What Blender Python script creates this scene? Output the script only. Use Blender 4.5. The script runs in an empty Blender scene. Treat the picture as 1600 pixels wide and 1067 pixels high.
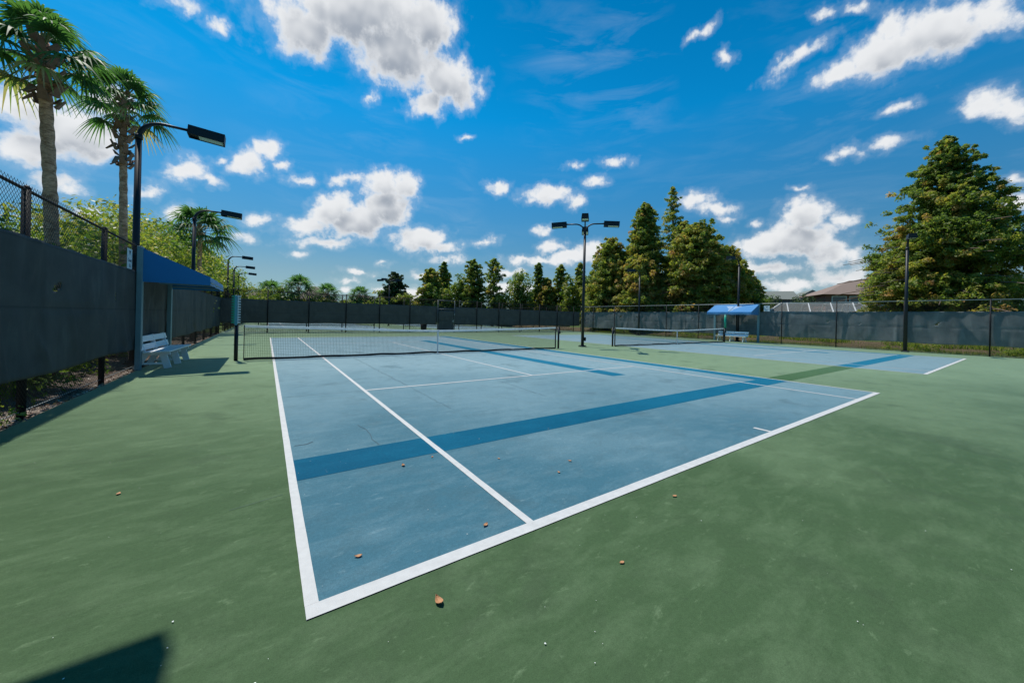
import bpy, math, random
import numpy as np
from mathutils import Vector, Matrix
R = math.radians
SC = bpy.context.scene
COL = SC.collection

# ------------------------------------------------------------------ camera
cam_d = bpy.data.cameras.new('camera'); cam = bpy.data.objects.new('camera', cam_d); COL.objects.link(cam)
FW = Vector((0.573879, 0.818939, 0.001382)); RT = Vector((0.818705, -0.573754, 0.022962)); UP = Vector((-0.019598, 0.012046, 0.999735))
m = Matrix((RT, UP, -FW)).transposed().to_4x4(); m.translation = Vector((-0.1858, -1.9961, 1.4715))
cam.matrix_world = m
cam_d.sensor_width = 36.0; cam_d.sensor_fit = 'HORIZONTAL'; cam_d.lens = 36.0 * 567.5 / 1600
cam_d.shift_x = -13.77 / 1600; cam_d.shift_y = -36.86 / 1600
cam_d.clip_start = 0.05; cam_d.clip_end = 3000
SC.camera = cam
SC.view_settings.view_transform = 'Standard'; SC.view_settings.look = 'None'
SC.view_settings.exposure = 0.0; SC.view_settings.gamma = 1.0

# ------------------------------------------------------------------ sun
SUN = Vector((-0.12, 0.46, 1.0)).normalized()          # towards the sun
sd = bpy.data.lights.new('sun', 'SUN'); sd.energy = 5.0; sd.angle = R(0.55); sd.color = (1.0, 0.955, 0.88)
so = bpy.data.objects.new('sun', sd); COL.objects.link(so)
so.rotation_euler = (-SUN).to_track_quat('-Z', 'Y').to_euler(); so.location = (0, 0, 30)

# ------------------------------------------------------------------ node helpers
class NT:
    def __init__(s, nt): s.nt = nt; s.n = nt.nodes; s.l = nt.links
    def add(s, t, **k):
        n = s.n.new(t)
        for a, b in k.items(): setattr(n, a, b)
        return n
    def put(s, sock, v):
        if isinstance(v, bpy.types.NodeSocket): s.l.new(v, sock)
        elif v is not None: sock.default_value = v
    def math(s, op, a, b=None, c=None, clamp=False):
        n = s.add('ShaderNodeMath', operation=op, use_clamp=clamp)
        for i, v in enumerate((a, b, c)): s.put(n.inputs[i], v)
        return n.outputs[0]
    def vmath(s, op, a, b=None, out=0):
        n = s.add('ShaderNodeVectorMath', operation=op); s.put(n.inputs[0], a); s.put(n.inputs[1], b); return n.outputs[out]
    def noise(s, vec, scale, detail=4, rough=0.55, dist=0.0, out=0, lac=2.0):
        n = s.add('ShaderNodeTexNoise'); s.put(n.inputs['Vector'], vec)
        n.inputs['Scale'].default_value = scale; n.inputs['Detail'].default_value = detail
        n.inputs['Roughness'].default_value = rough; n.inputs['Distortion'].default_value = dist; n.inputs['Lacunarity'].default_value = lac
        return n.outputs[out]
    def rng(s, v, a, b, c=0.0, d=1.0, smooth=False):
        n = s.add('ShaderNodeMapRange', interpolation_type='SMOOTHSTEP' if smooth else 'LINEAR'); n.clamp = True
        s.put(n.inputs[0], v)
        for i, x in enumerate((a, b, c, d)): s.put(n.inputs[i + 1], x)
        return n.outputs[0]
    def mix(s, f, a, b, bt='MIX'):
        n = s.add('ShaderNodeMix', data_type='RGBA', blend_type=bt)
        s.put(n.inputs[0], f)
        for i, v in ((6, a), (7, b)):
            s.put(n.inputs[i], (*v, 1.0) if isinstance(v, tuple) and len(v) == 3 else v)
        return n.outputs[2]
    def mapping(s, vec, scale=(1, 1, 1), rot=(0, 0, 0), loc=(0, 0, 0), t='POINT'):
        n = s.add('ShaderNodeMapping', vector_type=t); s.put(n.inputs[0], vec)
        n.inputs['Location'].default_value = loc; n.inputs['Rotation'].default_value = rot; n.inputs['Scale'].default_value = scale
        return n.outputs[0]

# ------------------------------------------------------------------ world: sky and clouds (az, el, half width, half height, tilt)
CL=[(0.4098,0.1538,0.0508,0.0135,-3.086),(0.5033,0.204,0.0419,0.0134,-2.93),(0.1884,0.1066,0.0382,0.0079,-3.067),(0.0636,0.1413,0.0284,0.0088,-3.021),(0.3442,0.1082,0.0558,0.0101,-3.088),(0.5665,0.1259,0.0632,0.0139,-3.113),(1.0191,0.0776,0.0742,0.0145,3.132),(-0.2767,0.1669,0.029,0.0126,-2.858),(-0.1922,0.2215,0.0281,0.0106,-2.627),(0.1605,0.0572,0.0229,0.0111,-3.079),(0.1047,0.065,0.0162,0.0077,-3.068),(0.1744,0.6458,0.2221,0.0696,-2.893),(0.267,0.6009,0.1442,0.0733,3.055),(0.399,0.5613,0.1014,0.0534,3.099),(0.3536,0.5153,0.0632,0.0307,-2.981),(0.0659,0.5855,0.0809,0.0518,-2.821),(0.3374,0.6567,0.0913,0.063,-2.888),(0.2084,0.504,0.02,0.0133,-2.806),(-0.1451,0.5495,0.0462,0.0127,-2.846),(-0.0956,0.5415,0.0229,0.0189,0.429),(1.3212,0.4847,0.0405,0.0221,3.067),(1.3875,0.4915,0.0703,0.0405,-3.133),(1.4539,0.4971,0.0818,0.0412,2.885),(1.5219,0.4868,0.0553,0.0228,2.779),(1.3974,0.5258,0.0362,0.0213,1.866),(1.2509,0.5312,0.0604,0.016,-2.815),(1.5337,0.3565,0.0471,0.0228,2.628),(1.507,0.367,0.0288,0.0182,2.429),(1.411,0.3989,0.0284,0.0091,-2.923),(1.334,0.3394,0.0308,0.0114,2.855),(1.392,0.3434,0.04,0.0125,3.102),(1.2615,0.2896,0.0194,0.0076,2.925),(1.2681,0.2363,0.0488,0.0402,2.569),(1.2116,0.1846,0.0614,0.04,-2.941),(1.2579,0.184,0.0794,0.0458,2.972),(1.3283,0.2143,0.029,0.0221,2.736),(1.1749,0.1779,0.0406,0.0258,2.988),(1.3173,0.1472,0.0486,0.0344,-2.863),(1.3282,0.1017,0.0553,0.021,3.072),(1.2006,0.1256,0.0732,0.0173,3.082),(1.0553,0.2991,0.0521,0.0188,3.012),(1.1007,0.2722,0.0595,0.0196,2.835),(1.1176,0.2443,0.0218,0.0129,2.967),(0.6761,0.3278,0.0875,0.0268,3.14),(0.7583,0.3111,0.0276,0.019,3.078),(0.5401,0.3406,0.0403,0.0187,-3.094),(0.8542,0.401,0.0429,0.0131,3.137),(0.8051,0.3562,0.0391,0.0137,3.089),(0.7474,0.3989,0.0277,0.0104,3.103),(0.7323,0.1682,0.0948,0.0222,-2.969),(0.6715,0.154,0.0876,0.0155,-3.129),(0.8008,0.1797,0.051,0.0302,3.112),(0.6915,0.1968,0.049,0.022,-3.139),(0.6661,0.2352,0.0263,0.015,-3.139),(0.6045,0.1579,0.0493,0.0103,-3.118),(0.2436,0.3215,0.0652,0.038,-2.947),(0.2937,0.325,0.0452,0.0356,-2.86),(0.1574,0.3228,0.0477,0.0168,-2.953),(0.1282,0.2457,0.0704,0.0415,-2.581),(0.1856,0.2311,0.0885,0.0482,-2.975),(0.2526,0.2699,0.0691,0.0572,-2.806),(0.0752,0.2058,0.0595,0.0252,-2.78),(0.1229,0.1734,0.0857,0.0135,-3.025),(0.3339,0.1987,0.0849,0.039,-3.05),(0.3923,0.1813,0.0571,0.0216,-3.073),(-0.031,0.3213,0.0517,0.028,-2.616),(-0.0026,0.3501,0.0316,0.0251,-2.321),(-0.0852,0.3097,0.0174,0.0094,-2.774),(-0.053,0.3031,0.0297,0.017,-2.783),(0.022,0.3236,0.0191,0.0126,-2.751),(-0.1393,0.2756,0.0383,0.0257,-2.647),(-0.1079,0.2668,0.0267,0.0112,-3.075),(0.0602,0.2994,0.0315,0.0161,-2.884),(-0.017,0.2012,0.0341,0.0175,-2.92),(-0.0447,0.1653,0.0236,0.0121,-2.942),(-0.3316,0.315,0.0424,0.0323,0.919),(-0.2857,0.29,0.0674,0.0491,-2.747),(-0.3183,0.2579,0.0557,0.0314,-2.615),(-0.2911,0.2057,0.0305,0.0196,-2.654),(-0.247,0.3559,0.0432,0.0266,-2.476),(-0.1518,0.195,0.0298,0.0177,-2.161),(0.45,0.4554,0.019,0.007,-3.05),(1.0599,0.6249,0.0341,0.0098,-2.88),(1.11,0.5709,0.019,0.0163,2.779),(1.5495,0.2088,0.0211,0.0149,2.616),(1.5466,0.2413,0.0132,0.0074,2.725),(1.2483,0.0905,0.0913,0.0169,3.102),(0.3129,0.0529,0.0964,0.0235,-3.101),(0.5851,0.0828,0.1053,0.0175,-3.117),(0.1671,0.0814,0.0317,0.011,-3.072),(0.248,0.1318,0.0216,0.0065,-3.063),(1.1802,0.2274,0.0153,0.0111,2.872),(0.2341,0.0659,0.0214,0.013,-3.074),(1.2984,0.5874,0.0259,0.009,3.056),(1.3535,0.5778,0.025,0.0084,2.708)]
def cloud_group(coarse):
    blobs = [c for c in CL if c[3] > 0.026] if coarse else CL
    g = bpy.data.node_groups.new('cloud_density', 'ShaderNodeTree')
    g.interface.new_socket('P', in_out='INPUT', socket_type='NodeSocketVector')
    g.interface.new_socket('D', in_out='OUTPUT', socket_type='NodeSocketFloat')
    t = NT(g); gi = t.add('NodeGroupInput'); go = t.add('NodeGroupOutput'); P = gi.outputs[0]
    w = t.noise(P, 20, 2, 0.55, out=1)
    w = t.vmath('SUBTRACT', w, (0.5, 0.5, 0.5)); w = t.vmath('MULTIPLY', w, (0.05, 0.032, 0.0))
    q = t.vmath('ADD', P, w)
    if not coarse:
        w2 = t.noise(P, 75, 3, 0.6, out=1)
        w2 = t.vmath('SUBTRACT', w2, (0.5, 0.5, 0.5)); w2 = t.vmath('MULTIPLY', w2, (0.017, 0.013, 0.0))
        q = t.vmath('ADD', q, w2)
    acc = None
    qc = q
    for i, (a, e, s0, s1, an) in enumerate(blobs):
        if i % 8 == 0 and acc is not None:      # keeps the evaluation sequential, so that few values are alive at once
            qc = t.vmath('ADD', q, t.math('MULTIPLY', acc, 1e-7))
        mp = t.mapping(qc, scale=(s0 * 1.02, s1 * 1.04, 1), rot=(0, 0, an), loc=(a, e, 0), t='TEXTURE')
        d = t.vmath('LENGTH', mp, out='Value')
        kf = 0.45 + min(1.3, s1 / 0.035)        # wide clouds are thicker
        f = t.math('MULTIPLY_ADD', d, -kf, kf)
        acc = f if acc is None else t.math('SMOOTH_MAX', acc, f, 0.25)
    nn = t.math('MULTIPLY_ADD', t.noise(P, 26, 1 if coarse else 8, 0.60), 1.2 if coarse else 2.2, -0.6 if coarse else -1.1)
    acc = t.math('ADD', acc, nn)
    t.l.new(acc, go.inputs[0])
    return g

SKYS = 0.1; SKY_LOW = (0.42, 0.62, 0.68); SKY_MID = (0.02, 1.05, 1.43); SKY_HIGH = (0.0, 0.86, 1.22)
world = bpy.data.worlds.new('World'); SC.world = world; world.use_nodes = True
t = NT(world.node_tree); t.n.clear()
out = t.add('ShaderNodeOutputWorld'); bg = t.add('ShaderNodeBackground'); t.l.new(bg.outputs[0], out.inputs[0])
sky = t.add('ShaderNodeTexSky', sky_type='NISHITA'); sky.sun_disc = False
sky.sun_elevation = math.asin(SUN.z); sky.sun_rotation = math.atan2(SUN.x, SUN.y)
sky.air_density = 1.0; sky.dust_density = 0.3; sky.ozone_density = 2.5
tc = t.add('ShaderNodeTexCoord'); sx = t.add('ShaderNodeSeparateXYZ'); t.l.new(tc.outputs['Generated'], sx.inputs[0])
az = t.math('ARCTAN2', sx.outputs[0], sx.outputs[1]); el = t.math('ARCSINE', sx.outputs[2])
cx = t.add('ShaderNodeCombineXYZ'); t.l.new(az, cx.inputs[0]); t.l.new(el, cx.inputs[1])
def dens(p, coarse=False):
    n = t.add('ShaderNodeGroup'); n.node_tree = cloud_group(coarse); t.put(n.inputs[0], p); return n.outputs[0]
d0 = dens(cx.outputs[0]); d1 = dens(t.vmath('ADD', cx.outputs[0], (-0.008, 0.035, 0.0)), True)
alpha = t.rng(d0, -0.08, 0.78, smooth=True)
alpha = t.math('MAXIMUM', alpha, t.math('MULTIPLY', t.rng(d0, -0.5, 0.35, smooth=True), 0.16))          # thin ragged veil round each cloud
thick = t.rng(d0, 0.15, 1.25, smooth=True); below = t.rng(d1, -0.25, 1.7, smooth=True)
grey = t.math('MULTIPLY', thick, t.math('ADD', t.math('MULTIPLY', below, 0.92), 0.08))
ccol = t.mix(t.math('MULTIPLY', grey, 1.0, clamp=True), (0.88, 0.89, 0.90), (0.36, 0.40, 0.46))
# thin streaks of high cloud
cir = t.noise(t.mapping(cx.outputs[0], scale=(1.6, 7.0, 1), rot=(0, 0, R(38))), 3.2, 6, 0.62, 0.6)
cir2 = t.noise(cx.outputs[0], 2.6, 3, 0.5)
cirm = t.math('MULTIPLY', t.rng(cir, 0.46, 0.82), t.rng(cir2, 0.42, 0.66))
hor = t.rng(el, 0.0, 0.55, 1.0, 0.0)
skyc = t.vmath('MULTIPLY', sky.outputs[0], t.mix(t.rng(el, 0.46, 0.72), t.mix(t.rng(el, 0.1, 0.5), SKY_LOW, SKY_MID), SKY_HIGH))
skyc = t.mix(t.math('MULTIPLY', t.rng(el, 0.0, 0.17, 1.0, 0.0), 0.6), skyc, tuple(v / SKYS for v in (0.36, 0.50, 0.60)))
skyc = t.mix(t.math('MULTIPLY', cirm, 0.2), skyc, tuple(v / SKYS for v in (0.62, 0.72, 0.82)))
cs = t.vmath('SCALE', ccol); cs.node.inputs['Scale'].default_value = 1.0 / SKYS
fin = t.mix(t.math('MULTIPLY', alpha, 0.97), skyc, cs)
t.l.new(fin, bg.inputs[0]); bg.inputs[1].default_value = SKYS
world.cycles.sampling_method = 'MANUAL'; world.cycles.sample_map_resolution = 512

# ------------------------------------------------------------------ object helpers
def tag(o, label=None, cat=None, group=None, kind=None):
    if label: o['label'] = label
    if cat: o['category'] = cat
    if group: o['group'] = group
    if kind: o['kind'] = kind
    return o
def empty(name, loc, label, cat, group=None, rz=0.0):
    o = bpy.data.objects.new(name, None); COL.objects.link(o); o.location = loc; o.rotation_euler = (0, 0, rz)
    o.empty_display_size = 0.3
    return tag(o, label, cat, group)
def kids(o): return [c for c in bpy.data.objects if c.parent == o]
def copy_tree(o, parent=None):
    c = o.copy(); COL.objects.link(c)
    if parent: c.parent = parent
    for ch in kids(o): copy_tree(ch, c)
    return c

class MB:
    def __init__(s): s.v = []; s.f = []; s.mi = []; s.cur = 0
    def quad(s, *p):
        i = len(s.v); s.v.extend([tuple(q) for q in p]); s.f.append(tuple(range(i, i + len(p)))); s.mi.append(s.cur)
    def box(s, c, size, rot=None, top=1.0):
        hx, hy, hz = [a / 2 for a in size]; c = Vector(c)
        P = []
        for z, k in ((-hz, 1), (hz, top)):
            for x, y in ((-hx, -hy), (hx, -hy), (hx, hy), (-hx, hy)):
                q = Vector((x * k, y * k, z))
                if rot is not None: q = rot @ q
                P.append(c + q)
        s.hull8(P)
    def hull8(s, P):
        i = len(s.v); s.v.extend([tuple(q) for q in P])
        for f in ((3, 2, 1, 0), (4, 5, 6, 7), (0, 1, 5, 4), (1, 2, 6, 5), (2, 3, 7, 6), (3, 0, 4, 7)):
            s.f.append(tuple(i + a for a in f)); s.mi.append(s.cur)
    def bar(s, a, b, w, h, up=(0, 0, 1)):
        a = Vector(a); b = Vector(b); d = (b - a); L = d.length; d.normalize(); u = Vector(up)
        if abs(d.dot(u)) > 0.98: u = Vector((1, 0, 0))
        x = d.cross(u).normalized(); z = x.cross(d).normalized()
        P = []
        for e in (a, b):
            pass
        for zz in (-h / 2, h / 2):
            for (e, xx) in ((a, -w / 2), (a, w / 2), (b, w / 2), (b, -w / 2)):
                P.append(e + x * xx + z * zz)
        s.hull8(P)
    def tube(s, pts, rad, n=8, cap=True):
        pts = [Vector(p) for p in pts]; k = len(pts)
        if not hasattr(rad, '__len__'): rad = [rad] * k
        i0 = len(s.v); ref = None
        for j, p in enumerate(pts):
            d = (pts[min(j + 1, k - 1)] - pts[max(j - 1, 0)]).normalized()
            if ref is None:
                ref = Vector((1, 0, 0)) if abs(d.x) < 0.8 else Vector((0, 1, 0))
            x = (ref - d * ref.dot(d)).normalized(); y = d.cross(x); ref = x
            for a in range(n):
                t_ = 2 * math.pi * a / n; q = p + (x * math.cos(t_) + y * math.sin(t_)) * rad[j]; s.v.append(tuple(q))
        for j in range(k - 1):
            for a in range(n):
                b = (a + 1) % n
                s.f.append((i0 + j * n + a, i0 + j * n + b, i0 + (j + 1) * n + b, i0 + (j + 1) * n + a)); s.mi.append(s.cur)
        if cap:
            s.f.append(tuple(i0 + a for a in reversed(range(n)))); s.mi.append(s.cur)
            s.f.append(tuple(i0 + (k - 1) * n + a for a in range(n))); s.mi.append(s.cur)
    def build(s, name, mat, parent=None, smooth=False, bevel=0.0):
        me = bpy.data.meshes.new(name); me.from_pydata(s.v, [], s.f)
        for m_ in (mat if isinstance(mat, (list, tuple)) else [mat]): me.materials.append(m_)
        if max(s.mi or [0]) > 0: me.polygons.foreach_set('material_index', s.mi)
        if smooth: me.polygons.foreach_set('use_smooth', [len(f) == 4 for f in s.f])
        me.update()
        o = bpy.data.objects.new(name, me); COL.objects.link(o)
        if parent: o.parent = parent
        if bevel:
            b = o.modifiers.new('bevel', 'BEVEL'); b.width = bevel; b.segments = 2; b.limit_method = 'ANGLE'
        return o

def np_mesh(name, V, F, mat, parent=None, tone=None, smooth=False):
    """V (n,3) float, F (m,k) int, tone (m,) per-face"""
    me = bpy.data.meshes.new(name); n = len(V); mcount, k = F.shape
    me.vertices.add(n); me.vertices.foreach_set('co', np.asarray(V, np.float32).ravel())
    me.loops.add(mcount * k); me.loops.foreach_set('vertex_index', F.astype(np.int32).ravel())
    me.polygons.add(mcount); me.polygons.foreach_set('loop_start', np.arange(0, mcount * k, k, dtype=np.int32))
    if tone is not None:
        at = me.attributes.new('tone', 'FLOAT', 'FACE'); at.data.foreach_set('value', np.asarray(tone, np.float32))
    if smooth: me.polygons.foreach_set('use_smooth', [True] * mcount)
    me.materials.append(mat); me.update(calc_edges=True)
    o = bpy.data.objects.new(name, me); COL.objects.link(o)
    if parent: o.parent = parent
    return o

# ------------------------------------------------------------------ materials
def material(name):
    m_ = bpy.data.materials.new(name); m_.use_nodes = True
    t = NT(m_.node_tree); b = t.n['Principled BSDF']; return m_, t, b
def simple(name, col, rough=0.5, metal=0.0, var=0.12, scale=6.0, spec=0.5, bump=0.0, bscale=60.0):
    m_, t, b = material(name)
    tc = t.add('ShaderNodeTexCoord').outputs['Object']
    n = t.noise(tc, scale, 6, 0.6)
    c = t.mix(n, tuple(v * (1 - var) for v in col), tuple(min(1, v * (1 + var)) for v in col))
    t.put(b.inputs['Base Color'], c)
    t.put(b.inputs['Roughness'], t.rng(n, 0.2, 0.8, rough * 0.9, min(1, rough * 1.12)))
    b.inputs['Metallic'].default_value = metal; b.inputs['Specular IOR Level'].default_value = spec
    if bump:
        bn = t.add('ShaderNodeBump'); bn.inputs['Strength'].default_value = bump; bn.inputs['Distance'].default_value = 0.01
        t.put(bn.inputs['Height'], t.noise(tc, bscale, 4, 0.6)); t.l.new(bn.outputs[0], b.inputs['Normal'])
    return m_

def court_mat(name, col, fade_glare, dirt, stain=1.0, seed=0.0, sheen=(0.8, 0.9, 0.8)):
    """worn acrylic on asphalt: painted-in far brightening with patchy fading, brushed squeegee streaks, small stains and grit"""
    m_, t, b = material(name)
    tc = t.add('ShaderNodeTexCoord').outputs['Object']
    p = t.mapping(tc, loc=(seed, seed * 0.7, 0))
    big = t.noise(p, 0.33, 5, 0.55, 0.4)
    med = t.noise(p, 2.3, 9, 0.7, 0.3)
    st = t.noise(t.mapping(p, scale=(1.0, 2.4, 1), rot=(0, 0, R(2))), 1.9, 8, 0.68, 0.35)
    fine = t.noise(p, 38, 5, 0.7)
    grit = t.noise(p, 170, 3, 0.7)
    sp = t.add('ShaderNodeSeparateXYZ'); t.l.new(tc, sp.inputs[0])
    u = t.math('MULTIPLY_ADD', sp.outputs[0], 0.55, sp.outputs[1])          # paler away from the near corner: grazing sheen and lens falloff painted in
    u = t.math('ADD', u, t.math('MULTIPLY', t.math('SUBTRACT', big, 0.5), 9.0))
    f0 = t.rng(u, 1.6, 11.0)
    c = t.mix(f0, tuple(v * 0.95 for v in col), fade_glare)
    c = t.mix(t.math('MULTIPLY', t.rng(st, 0.46, 0.66), 0.18), c, fade_glare)
    c = t.mix(t.math('MULTIPLY', t.rng(med, 0.50, 0.72), 0.42 * stain), c, dirt)
    blot = t.noise(t.mapping(p, loc=(7, 3, 0)), 0.9, 7, 0.62, 0.4)
    c = t.mix(t.math('MULTIPLY', t.rng(blot, 0.60, 0.66), 0.38 * stain), c, dirt)
    sc = t.noise(t.mapping(p, scale=(1, 2.2, 1), rot=(0, 0, R(-20))), 6.5, 6, 0.7, 0.4)
    c = t.mix(t.math('MULTIPLY', t.rng(sc, 0.60, 0.70), 0.45 * stain), c, dirt)
    c = t.mix(t.math('MULTIPLY', t.rng(sc, 0.40, 0.28), 0.35 * stain), c, fade_glare)
    v = t.math('ADD', t.math('MULTIPLY', t.math('SUBTRACT', fine, 0.5), 0.55), t.math('MULTIPLY', t.math('SUBTRACT', grit, 0.5), 0.9))
    c = t.vmath('SCALE', c); c.node.inputs['Scale'].default_value = 1.0
    t.l.new(t.math('ADD', v, 1.0), c.node.inputs['Scale'])
    t.put(b.inputs['Base Color'], c)
    t.put(b.inputs['Roughness'], t.rng(med, 0.3, 0.7, 0.6, 0.75)); b.inputs['Specular IOR Level'].default_value = 0.05
    b.inputs['Sheen Weight'].default_value = 0.9; b.inputs['Sheen Roughness'].default_value = 0.16; b.inputs['Sheen Tint'].default_value = (*sheen, 1)
    bn = t.add('ShaderNodeBump'); bn.inputs['Strength'].default_value = 0.35; bn.inputs['Distance'].default_value = 0.004
    t.put(bn.inputs['Height'], grit); t.l.new(bn.outputs[0], b.inputs['Normal'])
    return m_

M = {}
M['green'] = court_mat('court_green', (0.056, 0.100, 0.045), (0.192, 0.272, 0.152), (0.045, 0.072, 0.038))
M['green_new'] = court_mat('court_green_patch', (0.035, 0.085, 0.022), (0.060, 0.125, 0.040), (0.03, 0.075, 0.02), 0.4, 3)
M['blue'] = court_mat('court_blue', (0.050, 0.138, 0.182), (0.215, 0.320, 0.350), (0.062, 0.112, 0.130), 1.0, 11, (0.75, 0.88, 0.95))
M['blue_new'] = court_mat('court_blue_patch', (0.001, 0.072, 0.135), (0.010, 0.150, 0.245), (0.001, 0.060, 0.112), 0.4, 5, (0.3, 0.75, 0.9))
M['line'] = simple('line_paint', (0.48, 0.48, 0.465), 0.7, var=0.22, scale=14, bump=0.2, bscale=200)
M['crack'] = simple('crack_dark', (0.035, 0.06, 0.075), 0.9)
M['vinyl'] = simple('black_vinyl', (0.006, 0.008, 0.010), 0.6, spec=0.25)
M['pole'] = simple('pole_black', (0.008, 0.013, 0.019), 0.5, var=0.25, scale=3, spec=0.35)
M['galv'] = simple('galvanised_steel', (0.30, 0.34, 0.35), 0.45, 0.5)
M['gate_steel'] = simple('gate_steel', (0.07, 0.09, 0.10), 0.5, 0.3)
M['glass'] = simple('lamp_glass', (0.50, 0.62, 0.52), 0.15, var=0.2)
M['teal_steel'] = simple('shelter_steel', (0.15, 0.26, 0.30), 0.5, 0.2, var=0.15)
M['white_plastic'] = simple('bench_plastic', (0.84, 0.86, 0.86), 0.5, var=0.07, scale=12, bump=0.15)
def tape_mat():
    m_, t, b = material('white_vinyl_tape'); o = t.n['Material Output']; n = t.noise(t.add('ShaderNodeTexCoord').outputs['Object'], 5, 5, 0.6)
    t.put(b.inputs['Base Color'], t.mix(n, (0.78, 0.80, 0.80), (0.88, 0.89, 0.88))); b.inputs['Roughness'].default_value = 0.55
    tr = t.add('ShaderNodeBsdfTranslucent'); tr.inputs[0].default_value = (0.8, 0.84, 0.86, 1); mx = t.add('ShaderNodeMixShader'); mx.inputs[0].default_value = 0.45
    t.l.new(b.outputs[0], mx.inputs[1]); t.l.new(tr.outputs[0], mx.inputs[2]); t.l.new(mx.outputs[0], o.inputs[0]); return m_
M['white_vinyl'] = tape_mat()
M['net_black'] = simple('net_twine', (0.010, 0.012, 0.013), 0.75)
M['sign_white'] = simple('sign_white', (0.66, 0.72, 0.74), 0.4, var=0.05)
M['sign_ink'] = simple('sign_ink', (0.02, 0.07, 0.12), 0.5)
M['emblem'] = simple('emblem_paint', (0.30, 0.42, 0.58), 0.6)
M['score_green'] = simple('score_green', (0.0, 0.30, 0.19), 0.4)
M['score_teal'] = simple('score_teal', (0.09, 0.32, 0.40), 0.4)
M['bin'] = simple('bin_black', (0.012, 0.012, 0.014), 0.5)
M['alu_white'] = simple('white_aluminium', (0.62, 0.63, 0.62), 0.4)
M['window'] = simple('window_glass', (0.02, 0.035, 0.045), 0.06, spec=0.8)
M['rust'] = simple('leaf_brown', (0.42, 0.20, 0.085), 0.7, var=0.4, scale=90)
M['trunk'] = simple('bark', (0.115, 0.085, 0.062), 0.9, var=0.4, scale=5, bump=0.8, bscale=14)
M['boots'] = simple('old_leaf_base', (0.24, 0.14, 0.10), 0.9, var=0.5, scale=14)
M['speck'] = simple('bird_lime', (0.62, 0.64, 0.60), 0.8)

def canvas_mat():
    m_, t, b = material('blue_canvas')
    tc = t.add('ShaderNodeTexCoord').outputs['Object']
    n = t.noise(tc, 2.2, 6, 0.6)
    c = t.mix(n, (0.002, 0.145, 0.37), (0.003, 0.18, 0.45))
    t.put(b.inputs['Base Color'], c); b.inputs['Roughness'].default_value = 0.62
    b.inputs['Sheen Weight'].default_value = 0.25
    bn = t.add('ShaderNodeBump'); bn.inputs['Strength'].default_value = 0.25; bn.inputs['Distance'].default_value = 0.02
    t.put(bn.inputs['Height'], n); t.l.new(bn.outputs[0], b.inputs['Normal'])
    return m_
M['canvas'] = canvas_mat()

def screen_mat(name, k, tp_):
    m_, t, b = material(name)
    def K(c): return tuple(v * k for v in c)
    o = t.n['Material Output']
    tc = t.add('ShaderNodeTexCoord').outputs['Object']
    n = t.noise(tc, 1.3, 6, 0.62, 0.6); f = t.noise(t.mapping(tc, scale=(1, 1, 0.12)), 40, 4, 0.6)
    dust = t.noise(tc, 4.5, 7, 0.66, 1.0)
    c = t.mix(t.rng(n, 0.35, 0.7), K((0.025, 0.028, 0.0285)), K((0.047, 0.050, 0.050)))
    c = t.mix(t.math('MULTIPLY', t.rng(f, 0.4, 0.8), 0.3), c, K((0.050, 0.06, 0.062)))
    fold_light = t.noise(t.mapping(tc, scale=(1.5, 1, .35), rot=(0, R(14), 0)), 2.6, 4, 0.55, 0.3)
    c = t.mix(t.math('MULTIPLY', t.rng(fold_light, 0.56, 0.72), 0.55), c, K((0.062, 0.07, 0.07)))  # lighter diagonal streaks painted into the fabric colour as light catching folds
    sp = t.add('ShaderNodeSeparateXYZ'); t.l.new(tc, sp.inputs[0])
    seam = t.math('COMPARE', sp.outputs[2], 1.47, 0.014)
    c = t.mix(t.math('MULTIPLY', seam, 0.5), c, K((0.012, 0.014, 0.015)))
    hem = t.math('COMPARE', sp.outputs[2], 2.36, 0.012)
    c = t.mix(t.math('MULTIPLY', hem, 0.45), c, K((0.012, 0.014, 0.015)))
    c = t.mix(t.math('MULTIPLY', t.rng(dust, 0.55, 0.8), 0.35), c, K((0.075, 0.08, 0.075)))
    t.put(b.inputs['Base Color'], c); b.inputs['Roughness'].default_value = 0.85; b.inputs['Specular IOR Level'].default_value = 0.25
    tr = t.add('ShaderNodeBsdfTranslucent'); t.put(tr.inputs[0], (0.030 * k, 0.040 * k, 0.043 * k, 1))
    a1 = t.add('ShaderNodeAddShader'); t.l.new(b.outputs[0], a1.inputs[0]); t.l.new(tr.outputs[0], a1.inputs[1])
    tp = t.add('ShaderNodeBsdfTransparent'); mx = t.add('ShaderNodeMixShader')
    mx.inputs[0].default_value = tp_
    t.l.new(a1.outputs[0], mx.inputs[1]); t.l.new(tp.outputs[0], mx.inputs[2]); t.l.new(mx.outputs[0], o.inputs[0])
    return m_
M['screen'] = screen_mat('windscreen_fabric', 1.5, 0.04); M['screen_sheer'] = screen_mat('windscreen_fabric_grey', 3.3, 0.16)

def cage_mat():
    m_, t, b = material('insect_screen'); o = t.n['Material Output']
    b.inputs['Base Color'].default_value = (0.30, 0.31, 0.31, 1); b.inputs['Roughness'].default_value = 0.8
    tp = t.add('ShaderNodeBsdfTransparent'); mx = t.add('ShaderNodeMixShader'); mx.inputs[0].default_value = 0.6
    t.l.new(b.outputs[0], mx.inputs[1]); t.l.new(tp.outputs[0], mx.inputs[2]); t.l.new(mx.outputs[0], o.inputs[0])
    return m_
M['cage'] = cage_mat()

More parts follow.
